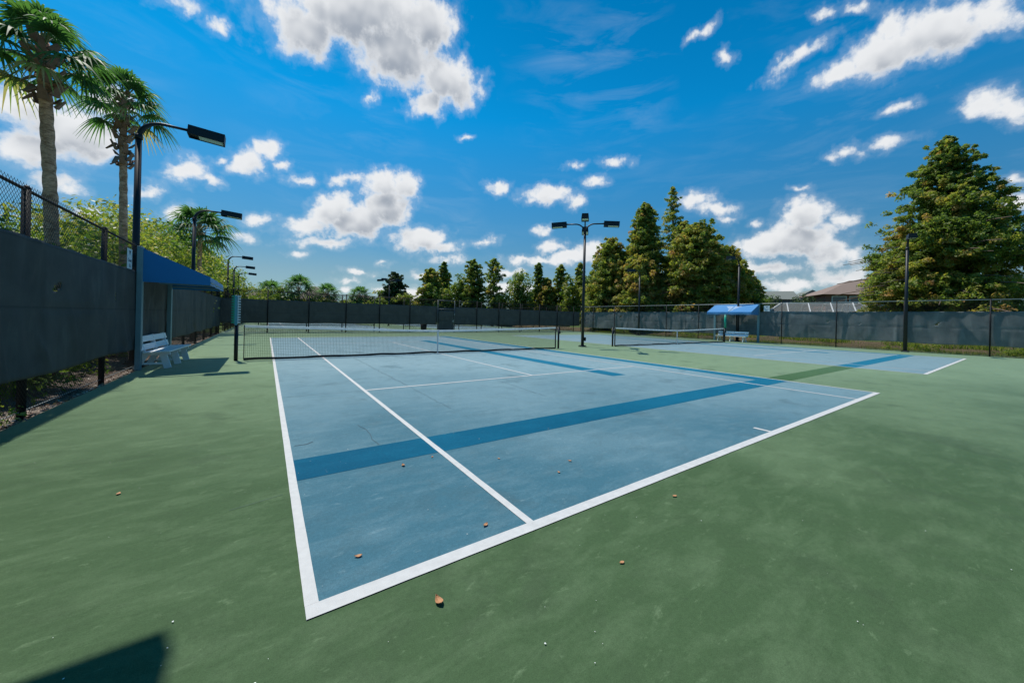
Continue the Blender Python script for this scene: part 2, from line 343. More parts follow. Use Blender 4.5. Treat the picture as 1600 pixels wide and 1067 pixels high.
def leaf_mat(name, ramp, trans=0.35, rough=0.55):
    m_, t, b = material(name); o = t.n['Material Output']
    a = t.add('ShaderNodeAttribute', attribute_name='tone', attribute_type='GEOMETRY').outputs['Fac']
    cr = t.add('ShaderNodeValToRGB'); t.l.new(a, cr.inputs[0])
    while len(cr.color_ramp.elements) < len(ramp): cr.color_ramp.elements.new(0.5)
    for e, (p, c) in zip(cr.color_ramp.elements, ramp): e.position = p; e.color = (*c, 1)
    t.l.new(cr.outputs[0], b.inputs['Base Color']); b.inputs['Roughness'].default_value = rough
    b.inputs['Specular IOR Level'].default_value = 0.35
    tr = t.add('ShaderNodeBsdfTranslucent')
    tcol = t.vmath('MULTIPLY', cr.outputs[0], (1.25, 1.35, 0.7)); t.l.new(tcol, tr.inputs[0])
    mx = t.add('ShaderNodeMixShader'); mx.inputs[0].default_value = trans
    t.l.new(b.outputs[0], mx.inputs[1]); t.l.new(tr.outputs[0], mx.inputs[2]); t.l.new(mx.outputs[0], o.inputs[0])
    return m_
M['cypress'] = leaf_mat('cypress_foliage', [(0, (0.06, 0.12, 0.03)), (0.45, (0.20, 0.27, 0.055)), (0.75, (0.38, 0.34, 0.075)), (1, (0.50, 0.30, 0.12))], 0.55)
M['broad'] = leaf_mat('broad_foliage', [(0, (0.042, 0.095, 0.020)), (0.5, (0.145, 0.225, 0.035)), (0.8, (0.32, 0.33, 0.055)), (1, (0.45, 0.36, 0.15))], 0.5, 0.45)
M['dark_fol'] = leaf_mat('dark_foliage', [(0, (0.014, 0.036, 0.016)), (0.5, (0.032, 0.068, 0.024)), (0.85, (0.085, 0.12, 0.03)), (1, (0.14, 0.15, 0.05))], 0.35)
M['frond'] = leaf_mat('palm_frond', [(0, (0.040, 0.10, 0.036)), (0.5, (0.085, 0.19, 0.055)), (0.85, (0.21, 0.30, 0.08)), (1, (0.40, 0.32, 0.18))], 0.5, 0.55)

def palm_trunk_mat():
    m_, t, b = material('palm_trunk')
    tc = t.add('ShaderNodeTexCoord').outputs['Object']
    n = t.noise(t.mapping(tc, scale=(1, 1, 2.2)), 5.5, 7, 0.72, 0.8); f = t.noise(t.mapping(tc, scale=(1, 1, 3)), 16, 5, 0.7)
    c = t.mix(t.rng(n, 0.42, 0.58), (0.34, 0.17, 0.09), (0.80, 0.46, 0.29))
    c = t.mix(t.math('MULTIPLY', t.rng(f, .4, .7), 0.5), c, (0.20, 0.12, 0.09))
    t.put(b.inputs['Base Color'], c); b.inputs['Roughness'].default_value = 0.9
    bn = t.add('ShaderNodeBump'); bn.inputs['Strength'].default_value = 0.9; bn.inputs['Distance'].default_value = 0.03
    t.put(bn.inputs['Height'], n); t.l.new(bn.outputs[0], b.inputs['Normal'])
    return m_
M['palm_trunk'] = palm_trunk_mat()

def ground_mat(name, cols, scale=1.0, bump=0.5):
    m_, t, b = material(name)
    tc = t.add('ShaderNodeTexCoord').outputs['Object']
    a = t.noise(tc, 0.35 * scale, 6, 0.6); f = t.noise(tc, 9 * scale, 6, 0.7); g = t.noise(tc, 60 * scale, 3, 0.7)
    c = t.mix(t.rng(a, 0.35, 0.65), cols[0], cols[1]); c = t.mix(t.rng(f, 0.45, 0.7), c, cols[2])
    c = t.mix(t.math('MULTIPLY', t.rng(g, 0.55, 0.7), 0.6), c, cols[3])
    t.put(b.inputs['Base Color'], c); b.inputs['Roughness'].default_value = 0.95; b.inputs['Specular IOR Level'].default_value = 0.2
    bn = t.add('ShaderNodeBump'); bn.inputs['Strength'].default_value = bump; bn.inputs['Distance'].default_value = 0.03
    t.put(bn.inputs['Height'], f); t.l.new(bn.outputs[0], b.inputs['Normal'])
    return m_
M['grass'] = ground_mat('lawn', [(0.045, 0.085, 0.018), (0.075, 0.115, 0.026), (0.06, 0.075, 0.02), (0.11, 0.13, 0.04)])
M['mulch'] = ground_mat('shell_mulch', [(0.11, 0.085, 0.07), (0.22, 0.185, 0.16), (0.07, 0.04, 0.028), (0.36, 0.32, 0.28)], 1.6, 0.9)
M['bank'] = ground_mat('bank_earth', [(0.055, 0.050, 0.022), (0.13, 0.085, 0.050), (0.035, 0.045, 0.015), (0.20, 0.13, 0.09)], 1.3, 0.9)

def shingle(name, a, b_):
    m_, t, b = material(name); tc = t.add('ShaderNodeTexCoord').outputs['Object']
    n = t.noise(tc, 1.2, 6, 0.65); f = t.noise(t.mapping(tc, scale=(1, 1, 4)), 9, 3, 0.6)
    t.put(b.inputs['Base Color'], t.mix(t.math('ADD', t.math('MULTIPLY', n, 0.5), t.math('MULTIPLY', f, 0.5)), a, b_)); b.inputs['Roughness'].default_value = 0.9
    return m_
M['roof_brown'] = shingle('roof_brown', (0.17, 0.12, 0.095), (0.27, 0.20, 0.16))
M['roof_grey'] = shingle('roof_grey', (0.12, 0.135, 0.12), (0.20, 0.215, 0.19))
M['wall_tan'] = simple('wall_tan', (0.34, 0.23, 0.18), 0.85)
M['wall_grey'] = simple('wall_grey', (0.21, 0.20, 0.22), 0.85)
M['wall_brick'] = simple('wall_brick', (0.22, 0.10, 0.075), 0.85, var=0.35, scale=12)
M['wall_cream'] = simple('wall_cream', (0.52, 0.50, 0.46), 0.8)
def water_mat():
    m_, t, b = material('pond_water'); tc = t.add('ShaderNodeTexCoord').outputs['Object']
    b.inputs['Base Color'].default_value = (0.012, 0.018, 0.010, 1); b.inputs['Roughness'].default_value = 0.08
    bn = t.add('ShaderNodeBump'); bn.inputs['Strength'].default_value = 0.15; bn.inputs['Distance'].default_value = 0.02
    t.put(bn.inputs['Height'], t.noise(tc, 5, 3, 0.5)); t.l.new(bn.outputs[0], b.inputs['Normal']); return m_
M['water'] = water_mat()

# ------------------------------------------------------------------ ground, courts
def sheet(name, x0, y0, x1, y1, z, mat, nx=1, ny=1):
    b = MB(); b.quad((x0, y0, z), (x1, y0, z), (x1, y1, z), (x0, y1, z)); return tag(b.build(name, mat), kind='structure')
sheet('ground', -900, -900, 900, 1200, -0.10, M['grass'])
sheet('gravel_strip', -9.0, -14, -2.75, 31.4, -0.045, M['mulch'])
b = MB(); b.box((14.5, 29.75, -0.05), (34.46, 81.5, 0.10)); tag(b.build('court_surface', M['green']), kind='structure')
def court(x0, y0, near_patch=True):
    x1 = x0 + 10.97; y1 = y0 + 23.77
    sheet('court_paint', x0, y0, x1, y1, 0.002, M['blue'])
    b = MB(); z = 0.006
    rd = random.Random(3)
    def ln(xa, ya, xb, yb):             # brushed edges wander by a millimetre or two
        lo = (xb - xa) > (yb - ya); L_ = max(xb - xa, yb - ya); n = max(1, int(L_ / 0.16)) if y0 < 1 and x0 < 1 else 1
        j = [(rd.gauss(0, .0006), rd.gauss(0, .0006)) for _ in range(n + 1)]
        for i in range(n):
            p, q = i / n, (i + 1) / n
            if lo: b.quad((xa + (xb - xa) * p, ya + j[i][0], z), (xa + (xb - xa) * q, ya + j[i + 1][0], z), (xa + (xb - xa) * q, yb + j[i + 1][1], z), (xa + (xb - xa) * p, yb + j[i][1], z))
            else: b.quad((xa + j[i][0], ya + (yb - ya) * p, z), (xb + j[i][1], ya + (yb - ya) * p, z), (xb + j[i + 1][1], ya + (yb - ya) * q, z), (xa + j[i + 1][0], ya + (yb - ya) * q, z))
    W = 0.062
    ln(x0, y0, x1, y0 + 0.095); ln(x0, y1 - 0.095, x1, y1)
    ln(x0, y0 + 0.095, x0 + W, y1 - 0.095); ln(x1 - W, y0 + 0.095, x1, y1 - 0.095)
    for xs in (x0 + 1.37, x1 - 1.37 - W): ln(xs, y0 + 0.095, xs + W, y1 - 0.095)
    for ys in (y0 + 5.485, y1 - 5.485 - W): ln(x0 + 1.374 + W, ys, x1 - 1.374 - W, ys + W)
    xm = x0 + 5.485
    ln(xm - W / 2, y0 + 5.485 + W, xm + W / 2, y1 - 5.485 - W)
    ln(xm - W / 2, y0 + 0.095, xm + W / 2, y0 + 0.30); ln(xm - W / 2, y1 - 0.30, xm + W / 2, y1 - 0.095)
    tag(b.build('court_lines', M['line']), kind='structure')
    if near_patch:
        b = MB(); z = 0.004
        def pt(*p): b.quad(*[(x, y, z) for x, y in p])
        pt((x0 + 0.05, y0 + 1.72), (x1 - 0.58, y0 + 1.72), (x1 - 0.58, y0 + 2.26), (x0 + 0.05, y0 + 2.26))
        pt((x1 - 0.58, y0 + 1.72), (x1 - 0.05, y0 + 1.72), (x1 - 0.05, y1 - 0.1), (x1 - 0.58, y1 - 0.1))
        pt((x0 + 7.35, y0 + 4.45), (x0 + 7.88, y0 + 4.45), (x0 + 7.88, y1 - 4.6), (x0 + 7.35, y1 - 4.6))
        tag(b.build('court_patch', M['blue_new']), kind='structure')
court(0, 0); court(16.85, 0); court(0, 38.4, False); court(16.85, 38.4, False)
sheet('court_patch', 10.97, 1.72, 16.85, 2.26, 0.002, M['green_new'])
def crack(pts, w, seed, mat='crack', z=0.005):
    rd = random.Random(seed); b = MB(); P = []
    for (a, c) in zip(pts[:-1], pts[1:]):
        n = max(2, int(math.dist(a, c) / 0.09))
        for i in range(n): P.append((a[0] + (c[0] - a[0]) * i / n + rd.gauss(0, w * 1.6), a[1] + (c[1] - a[1]) * i / n + rd.gauss(0, w * 1.6)))
    P.append(pts[-1])
    for p, q in zip(P[:-1], P[1:]):
        d = Vector((q[0] - p[0], q[1] - p[1])).normalized(); nx, ny = -d.y * w / 2, d.x * w / 2
        b.quad((p[0] + nx, p[1] + ny, z), (p[0] - nx, p[1] - ny, z), (q[0] - nx, q[1] - ny, z), (q[0] + nx, q[1] + ny, z))
    tag(b.build('court_crack', M[mat]), kind='structure')
crack([(2.27, 11.4), (2.27, 5.56)], 0.009, 1); crack([(2.27, 5.4), (2.27, 3.4)], 0.005, 2)
crack([(0.12, 5.5), (1.33, 5.5)], 0.008, 3); crack([(0.84, 3.2), (0.9, 2.75), (0.86, 2.5), (0.89, 2.28)], 0.006, 4)
crack([(0.12, 2.74), (0.28, 2.77)], 0.012, 5); crack([(4.2, 3.4), (4.3, 5.3)], 0.006, 6)
crack([(-0.38, 1.42), (-0.05, 1.5)], 0.0035, 7)
# pond and its far bank behind the right fence
sheet('water', 33.2, -60, 37.8, 60, -0.06, M['water'])
def terrain_strip(name, prof, y0, y1, mat, seed, nz=0.06):
    ys = np.arange(y0, y1, 0.5); n = len(ys); k = len(prof); rs = np.random.RandomState(seed)
    V = np.zeros((n, k, 3))
    for j, (x, z) in enumerate(prof):
        V[:, j, 0] = x + rs.normal(0, 0.18, n); V[:, j, 1] = ys; V[:, j, 2] = z + rs.normal(0, nz, n) * (0 < j < k - 1)
    I = np.arange(n * k).reshape(n, k)
    F = np.stack([I[:-1, :-1], I[:-1, 1:], I[1:, 1:], I[1:, :-1]], -1).reshape(-1, 4)
    return tag(np_mesh(name, V.reshape(-1, 3), F, mat), kind='structure')
terrain_strip('pond_bank', [(36.9, -0.15), (37.3, 0.0), (37.9, 0.10), (38.6, 0.22), (39.6, 0.30), (40.2, 0.25)], -60, 60, M['bank'], 3)
terrain_strip('lawn', [(39.7, 0.24), (42, 0.42), (46, 0.58), (50, 0.75), (60, 1.0), (80, 1.3), (140, -0.2)], -80, 100, M['grass'], 4, 0.03)

# ------------------------------------------------------------------ fences
def mesh_wires(b, L, z0, z1, s=0.0707, r=0.0021, off=0.0):
    """diagonal wires of a chain-link panel in the local x-z plane"""
    H = z1 - z0
    for fam in (1, -1):
        k = -H if fam == 1 else 0.0
        end = L if fam == 1 else L + H
        while k < end:
            # line x = k + t (fam 1) or x = k - t, t in [0,H]
            t0, t1 = 0.0, H
            if fam == 1: t0 = max(t0, -k); t1 = min(t1, L - k)
            else: t0 = max(t0, k - L); t1 = min(t1, k)
            if t1 - t0 > 0.01:
                y = 0.0025 * fam + off
                a = Vector((k + fam * t0, y, z0 + t0)); c = Vector((k + fam * t1, y, z0 + t1))
                nrm = Vector((-1 if fam == 1 else 1, 0, 1)).normalized() * r
                d = Vector((0, r, 0)); e = Vector((0, -r, 0))
                tri = (nrm + e * 0.6, -nrm + e * 0.6, d)
                i = len(b.v)
                for P in (a, c):
                    for q in tri: b.v.append(tuple(P + q))
                for j in range(3):
                    jj = (j + 1) % 3; b.f.append((i + j, i + jj, i + 3 + jj, i + 3 + j)); b.mi.append(0)
            k += s * 1.0
def screen_mesh(name, L, z0, z1, parent, seed, amp=0.03, step=0.06, holes=(), y=-0.03, sag=0.0, mat='screen'):
    rs = np.random.RandomState(seed)
    nx = int(L / step) + 1; nz = int((z1 - z0) / step) + 1
    x = np.linspace(0, L, nx); z = np.linspace(0, 1, nz); X, Z = np.meshgrid(x, z, indexing='ij')
    bot = z0 + sag * np.sin(X / 2.9 * np.pi) ** 2 + 0.02 * np.sin(X * 1.7 + seed); top = z1 - 0.015 * np.abs(np.sin(X / 1.45 * np.pi))
    ZZ = bot + (top - bot) * Z
    D = np.zeros_like(X)
    for _ in range(26):        # diagonal creases and soft billows
        cx_ = rs.rand() * L; cz = z0 + rs.rand() * (z1 - z0); an = rs.normal(1.3, 0.35) * rs.choice([-1, 1]); w = 0.04 + rs.rand() * 0.12; ln_ = 0.3 + rs.rand() * 0.8
        for rep in range(int(L / 34 * 4) + 1):
            u = (X - cx_) * math.cos(an) + (ZZ - cz) * math.sin(an); v = -(X - cx_) * math.sin(an) + (ZZ - cz) * math.cos(an)
            D += rs.normal(0, 0.45) * amp * np.exp(-(v / w) ** 2 - (u / ln_) ** 2)
            cx_ = rs.rand() * L; cz = z0 + rs.rand() * (z1 - z0)
    D += amp * 0.8 * np.sin(X * 2.17 + 1.3 * np.sin(X * 0.7)) * np.sin(Z * math.pi)
    D += amp * 0.3 * np.sin(X * 9 + Z * 3) * (0.5 + 0.5 * np.sin(X * 1.3)) + 0.012 * np.exp(-((Z - 0.5) / 0.035) ** 2)
    D = np.clip(D, -0.034, 0.032) if amp > 0.02 else D
    V = np.stack([X, y + D, ZZ], -1).reshape(-1, 3)
    I = np.arange(nx * nz).reshape(nx, nz)
    F = np.stack([I[:-1, :-1], I[1:, :-1], I[1:, 1:], I[:-1, 1:]], -1).reshape(-1, 4)
    cen = V[F].mean(1); keep = np.ones(len(F), bool)
    for (hx, hz, ra, rb, an) in holes:
        u = (cen[:, 0] - hx) * math.cos(an) + (cen[:, 2] - hz) * math.sin(an); v = -(cen[:, 0] - hx) * math.sin(an) + (cen[:, 2] - hz) * math.cos(an)
        keep &= (u / ra) ** 2 + (v / rb) ** 2 > 1
    o = np_mesh(name, V, F[keep], M[mat], parent, smooth=True)
    s = o.modifiers.new('cloth', 'SOLIDIFY'); s.thickness = 0.003
    return o
def fence(a, c, label, posts, zs=(0.55, 2.42), H=3.05, seed=1, holes=(), step=0.07, amp=0.03, rail='vinyl', wires=True, pr=0.04, segs=None, side=-1, screen=True, group=None, mesh_r=0.0021, sp=0.0707, smat='screen'):
    """fence from a to c (xy); local x runs along it, court side is local -y if side == -1"""
    a = Vector(a); c = Vector(c); L = (c - a).length; rz = math.atan2(c.y - a.y, c.x - a.x)
    root = empty('chain_link_fence', (a.x, a.y, 0), label, 'fence', group, rz)
    for p in posts:
        b = MB(); b.tube([(p, 0, -0.08), (p, 0, H + 0.02)], pr, 8); b.tube([(p, 0, H + 0.02), (p, 0, H + 0.06)], [pr * 1.15, pr * 0.4], 8)
        b.build('post', M['vinyl'], root, True)
    b = MB(); b.tube([(0, 0, H), (L, 0, H)], 0.021, 6); b.build('top_rail', M[rail], root, True)
    b = MB(); b.tube([(0, 0, 0.06), (L, 0, 0.06)], 0.006, 5); b.build('bottom_wire', M['galv'], root)
    if wires:
        b = MB(); mesh_wires(b, L, 0.03, H + 0.05, off=side * (0.05 if side < 0 else 0.14), r=mesh_r, s=sp); b.build('wire_mesh', M['vinyl'], root)
    if screen:
        for i, (s0, s1) in enumerate(segs or [(0, L)]):
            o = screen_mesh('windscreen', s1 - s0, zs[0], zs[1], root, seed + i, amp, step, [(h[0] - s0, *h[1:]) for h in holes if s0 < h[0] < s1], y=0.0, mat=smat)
            o.location = (s0, side * (0.092 if amp > 0.02 else 0.062 + amp), 0)
    return root
# left fence: local x runs along +y from y=-6; the courts are on its right, which is local -y
lf = [5.87 + 6 + 2.9 * k for k in range(-4, 9)]
fence((-2.87, -6), (-2.87, 30.4), 'tall black chain link fence along the left side with a dark windscreen', [p for p in lf if 0 <= p < 36.2] + [0.0, 36.35],
      zs=(0.52, 2.41), seed=2, step=0.045, amp=0.05, holes=((12.55, 1.78, 0.12, 0.05, 0.4), (15.25, 1.74, 0.035, 0.11, 0.2), (18.2, 1.78, 0.04, 0.05, 0)), pr=0.045)
fence((-2.87, 30.4), (31.5, 30.4), 'long black back fence with the gate, behind the two near courts',
      [2.76 + 2.62 * k for k in range(0, 5)] + [20.0, 22.6, 25.3, 27.95, 30.6, 33.2], zs=(0.71, 2.42), seed=9, amp=0.012, step=0.1, segs=[(0.05, 15.78), (17.6, 34.3)], side=1)
fence((-2.87, 32.2), (31.5, 32.2), 'second black chain link fence right behind the back fence, edging the far courts',
      [2.76 + 2.62 * k for k in range(0, 5)] + [18.9, 21.5, 24.1, 26.8, 29.4, 32.0], zs=(0.85, 2.38), seed=19, amp=0.012, step=0.12, side=1)
fence((31.5, 30.4), (31.5, -8), 'long chain link fence on the right with grey sunlit windscreen beside the pond', [30.4 - (9.1 - 3.2 * k) for k in range(-6, 5)] + [0.02],
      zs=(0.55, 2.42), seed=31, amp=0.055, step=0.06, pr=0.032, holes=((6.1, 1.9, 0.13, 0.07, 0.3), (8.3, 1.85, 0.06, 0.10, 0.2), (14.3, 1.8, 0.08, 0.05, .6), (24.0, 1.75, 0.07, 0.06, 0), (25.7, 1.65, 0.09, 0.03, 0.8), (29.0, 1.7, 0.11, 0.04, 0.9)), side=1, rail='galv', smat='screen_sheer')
fence((-2.87, 32.2), (-2.87, 69), 'chain link fence on the left of the far courts', [2.9 * k for k in range(1, 13)], seed=41, amp=0.01, step=0.2, mesh_r=0.003, sp=0.1414)
fence((-2.87, 69), (31.5, 69), 'chain link fence at the very back of the far courts below the distant shrubs', [0.02] + [2.9 * k for k in range(1, 12)], seed=43, amp=0.01, step=0.2, mesh_r=0.003, sp=0.1414)
fence((31.5, 69), (31.5, 32.2), 'chain link fence on the right of the far courts beside the small far shelter', [2.9 * k for k in range(0, 13)], seed=45, amp=0.01, step=0.2, mesh_r=0.003, sp=0.1414)
# gate in the back fence
g = empty('gate', (12.97, 30.33, 0), 'narrow chain link gate with pale frame and dark screened leaf in the back fence', 'gate')
b = MB()
for x in (0, 1.69): b.tube([(x, 0, 0), (x, 0, 3.02)], 0.045, 8)
b.tube([(0, 0, 2.16), (1.69, 0, 2.16)], 0.03, 8); b.tube([(0, 0, 2.98), (1.69, 0, 2.98)], 0.03, 8)
b.build('gate_frame', M['gate_steel'], g, True)
b = MB()
for p in (((.08, 0, .1), (1.6, 0, .1)), ((.08, 0, 2.08), (1.6, 0, 2.08)), ((.08, 0, .1), (.08, 0, 2.08)), ((1.6, 0, .1), (1.6, 0, 2.08)), ((.08, 0, 1.1), (1.6, 0, 1.1))): b.tube(p, 0.022, 6)
lf_ = b.build('gate_leaf', M['vinyl'], g, True)
o = screen_mesh('windscreen', 1.5, 0.12, 2.06, lf_, 77, 0.008, 0.1, y=0.0); o.location = (0.09, -0.03, 0)
b = MB(); b.box((1.5, -0.07, 1.05), (0.08, 0.05, 0.16)); b.tube([(1.6, -.06, 1.2), (1.6, -.06, .9)], 0.03, 6)
b.build('latch', M['galv'], lf_)
b = MB()
for z in (0.4, 1.7):
    b = MB(); b.box((1.66, -0.05, z), (0.07, 0.06, 0.12)); b.build('hinge', M['galv'], g)

# ------------------------------------------------------------------ nets
def make_net(x0, y, label, cat='net'):
    """net across a court whose left sideline is at x0; local origin at the court centre"""
    root = empty('tennis_net', (x0 + 5.485, y, 0), label, cat, 'tennis nets')
    hw = 5.485 + 0.914
    for s_ in (-1, 1):
        b = MB(); b.tube([(s_ * hw, 0, 0), (s_ * hw, 0, 1.07)], 0.05, 12); b.tube([(s_ * hw, 0, 1.07), (s_ * hw, 0, 1.10)], [0.054, 0.02], 12)
        p = b.build('net_post', M['pole'], root, True)
        if s_ == 1:
            b = MB(); b.box((hw + 0.02, -0.06, 0.82), (0.07, 0.06, 0.13)); b.tube([(hw + 0.02, -0.09, 0.82), (hw + 0.16, -0.09, 0.82), (hw + 0.16, -0.16, 0.82)], 0.010, 6); b.build('winder', M['pole'], p)
    e = hw - 0.19
    def top(x): return 0.914 + (1.065 - 0.914) * (abs(x) / e) ** 1.25
    b = MB(); r = 0.0027
    def wire(P, Q, r=r):
        P, Q = Vector(P), Vector(Q); d = (Q - P).normalized(); u = Vector((0, 1, 0)); w = d.cross(u)
        tri = [w * r, -w * r * .6 + u * r, -w * r * .6 - u * r]; i = len(b.v)
        for E_ in (P, Q):
            for q in tri: b.v.append(tuple(E_ + q))
        for j in range(3): jj = (j + 1) % 3; b.f.append((i + j, i + jj, i + 3 + jj, i + 3 + j)); b.mi.append(0)
    n = int(2 * e / 0.046)
    for i in range(n + 1):
        x = -e + 2 * e * i / n; wire((x, 0, 0.06), (x, 0, top(x)))
    rows = 19
    for k in range(rows):
        t_ = k / rows
        for j in range(28):
            xa = -e + 2 * e * j / 28; xb = -e + 2 * e * (j + 1) / 28
            wire((xa, 0.003, 0.06 + (top(xa) - 0.06) * t_), (xb, 0.003, 0.06 + (top(xb) - 0.06) * t_))
            if t_ > 0.68: wire((xa, -0.004, 0.04 + (top(xa) - 0.06) * (t_ + .5 / rows)), (xb, -0.004, 0.04 + (top(xb) - 0.06) * (t_ + .5 / rows)))
    b.build('netting', M['net_black'], root)
    b = MB()
    for j in range(40):
        xa = -e + 2 * e * j / 40; xb = -e + 2 * e * (j + 1) / 40
        b.hull8([(xa, -.012, top(xa) - .065), (xb, -.012, top(xb) - .065), (xb, .012, top(xb) - .065), (xa, .012, top(xa) - .065), (xa, -.012, top(xa) + .012), (xb, -.012, top(xb) + .012), (xb, .012, top(xb) + .012), (xa, .012, top(xa) + .012)])
    b.build('headband', M['white_vinyl'], root)
    b = MB()
    rd = random.Random(int(x0))
    zz = [0.035 + 0.012 * math.sin(j * 1.1) + rd.uniform(-.006, .006) for j in range(41)]
    for j in range(40):
        xa = -e + 2 * e * j / 40; xb = -e + 2 * e * (j + 1) / 40
        b.bar((xa, 0, zz[j]), (xb, 0, zz[j + 1]), 0.016, 0.07)
    for s_ in (-1, 1):
        b.bar((s_ * e, 0, 0.02), (s_ * e, 0, 1.07), 0.07, 0.02)
    b.build('border_band', M['net_black'], root)
    for s_ in (-1, 1):
        b = MB(); P = [(s_ * hw, 0, 1.06), (s_ * e, 0, 1.06)]
        for z in (0.8, 0.5, 0.25): P += [(s_ * hw, 0, z + .02), (s_ * e, 0, z)]
        b.tube(P, 0.003, 4); b.build('net_cord', M['white_vinyl'], root)
    b = MB(); b.box((0, -0.018, 0.455), (0.05, 0.006, 0.91)); b.box((0, 0.018, 0.455), (0.05, 0.006, 0.91)); b.box((0, 0, 0.93), (0.052, 0.042, 0.012)); b.box((0, 0, 0.012), (0.09, 0.09, 0.012))
    b.build('centre_strap', M['white_vinyl'], root)
    return root
make_net(0, 11.885, 'black tennis net with white headband on the nearer blue court')
make_net(16.85, 11.885, 'black tennis net with white headband on the second court, in front of the right shelter')
make_net(0, 50.285, 'distant tennis net beyond the back fence on the left far court')
make_net(16.85, 50.285, 'distant tennis net beyond the back fence on the right far court')

def scorekeeper(x, y, label, n=11, flip=1):
    root = empty('scorekeeper', (x, y, 1.10), label, 'scoreboard')
    b = MB(); b.box((0, 0, 0.43), (0.09, 0.03, 0.86)); b.box((0, 0, 0.0), (0.05, 0.05, 0.06)); b.build('board', M['score_teal'], root, bevel=0.004)
    for k in range(n):
        z = 0.035 + k * 0.078
        b = MB(); b.box((-flip * 0.075, -0.02, z + 0.02), (0.07, 0.008, 0.042)); b.box((-flip * 0.05, -0.018, z + 0.02), (0.03, 0.010, 0.070)); b.build('green_tab', M['score_green'], root)
        b = MB(); b.box((flip * 0.075, -0.02, z + 0.02), (0.07, 0.008, 0.040)); b.box((flip * 0.048, -0.018, z + 0.02), (0.026, 0.010, 0.070)); b.build('white_tab', M['sign_white'], root)
    return root
scorekeeper(-0.93, 11.86, 'tall green and white notched scorekeeper on the left post of the nearer net')
root = empty('scorekeeper', (28.74, 11.86, 1.10), 'plain green scorekeeper tube on the right post of the second net', 'scoreboard')
b = MB(); b.tube([(0, 0, 0), (0, 0, 1.0)], 0.075, 12); b.build('board', M['score_green'], root, True)
b = MB(); b.tube([(0, 0, 1.0), (0, 0, 1.04)], [0.085, 0.06], 12); b.build('cap', M['score_teal'], root, True)

# ------------------------------------------------------------------ floodlights
def head_mesh(p, ang, parent, tilt=0.06):
    """shoebox lamp head whose inner end is at p, pointing along ang"""
    Rm = Matrix.Rotation(ang, 3, 'Z') @ Matrix.Rotation(tilt, 3, 'Y')
    p = Vector(p)
    b = MB()
    def L(x, y, z): return p + Rm @ Vector((x, y, z))
    A = [L(0, -.19, -.14), L(.82, -.19, -.14), L(.82, .19, -.14), L(0, .19, -.14), L(0, -.16, .12), L(.82, -.16, .12), L(.82, .16, .12), L(0, .16, .12)]
    # walls and top as a shell with a recessed underside
    b.quad(A[4], A[5], A[6], A[7]); b.quad(A[0], A[1], A[5], A[4]); b.quad(A[1], A[2], A[6], A[5]); b.quad(A[2], A[3], A[7], A[6]); b.quad(A[3], A[0], A[4], A[7])
    I_ = [L(.03, -.16, -.14), L(.79, -.16, -.14), L(.79, .16, -.14), L(.03, .16, -.14)]; J = [L(.03, -.16, -.09), L(.79, -.16, -.09), L(.79, .16, -.09), L(.03, .16, -.09)]
    for k in range(4):
        kk = (k + 1) % 4; b.quad(A[kk], A[k], I_[k], I_[kk]); b.quad(I_[kk], I_[k], J[k], J[kk])
    b.quad(J[3], J[2], J[1], J[0])
    c = L(-.05, 0, -.0); b.tube([c, L(0.01, 0, 0)], 0.045, 8)
    h = b.build('lamp_head', M['pole'], parent)
    b = MB(); b.hull8([L(.24, -.15, -.125), L(.78, -.15, -.125), L(.78, .15, -.125), L(.24, .15, -.125), L(.24, -.15, -.10), L(.78, -.15, -.10), L(.78, .15, -.10), L(.24, .15, -.10)])
    b.build('lens', M['glass'], h)
def lamp_pole(x, y, label, angs, H=6.1, group='court floodlights', box=False):
    root = empty('floodlight_pole', (x, y, 0), label, 'floodlight', group)
    b = MB(); b.tube([(0, 0, 0.02), (0, 0, H)], [0.085, 0.068], 12)
    b.tube([(0, 0, H), (0, 0, H + 0.12)], [0.085, 0.085], 12)
    b.build('pole', M['pole'], root, True)
    b = MB(); b.box((0, 0, 0.02), (0.32, 0.32, 0.04)); b.box((0, 0, 0.06), (0.22, 0.22, 0.05), top=0.8)
    for sx_ in (-1, 1):
        for sy_ in (-1, 1): b.tube([(sx_ * .12, sy_ * .12, .03), (sx_ * .12, sy_ * .12, .10)], 0.014, 6)
    b.build('base_plate', M['pole'], root)
    if box:
        b = MB(); b.box((0.10, -0.06, 0.42), (0.10, 0.12, 0.20)); b.build('switch_box', M['pole'], root, bevel=0.01)
    for a in angs:
        d = Vector((math.cos(a), math.sin(a), 0)); P = []
        rr_ = 0.50
        for k in range(9):
            t_ = k / 8 * math.pi / 2; P.append(Vector((0, 0, H + .02)) + d * (rr_ * (1 - math.cos(t_))) + Vector((0, 0, 1)) * (rr_ * 1.05 * math.sin(t_)))
        P.append(P[-1] + d * 0.45 + Vector((0, 0, 0.0)))
        b = MB(); b.tube(P, 0.036 if len(angs) > 1 else [0.06] * 4 + [0.055, .05, .045, .042, .04, .036], 10); b.build('arm', M['pole'], root, True)
        head_mesh(P[-1] + d * 0.05, a, root)
    return root
lamp_pole(13.98, 12.3, 'tall black floodlight pole with four lamp heads standing between the two near courts', [R(45), R(135), R(225), R(315)], H=6.15, box=True)
lamp_pole(-3.12, 12.1, 'black floodlight rising directly behind the near end of the left shelter', [0.0], H=6.1)
lamp_pole(-3.12, 21.5, 'black floodlight behind the left fence, next one beyond the left shelter', [0.0], H=5.85)
lamp_pole(-3.12, 3.08, 'black floodlight on the left fence beside the camera, casting the shadow in the near corner', [0.0], H=6.1)
lamp_pole(-3.12, 40.5, 'distant left floodlight, highest lamp head of the row of three past the shrubs', [0.0], H=6.0)
lamp_pole(-3.12, 47.8, 'distant left floodlight, middle lamp head of the row of three past the shrubs', [0.0], H=5.85)
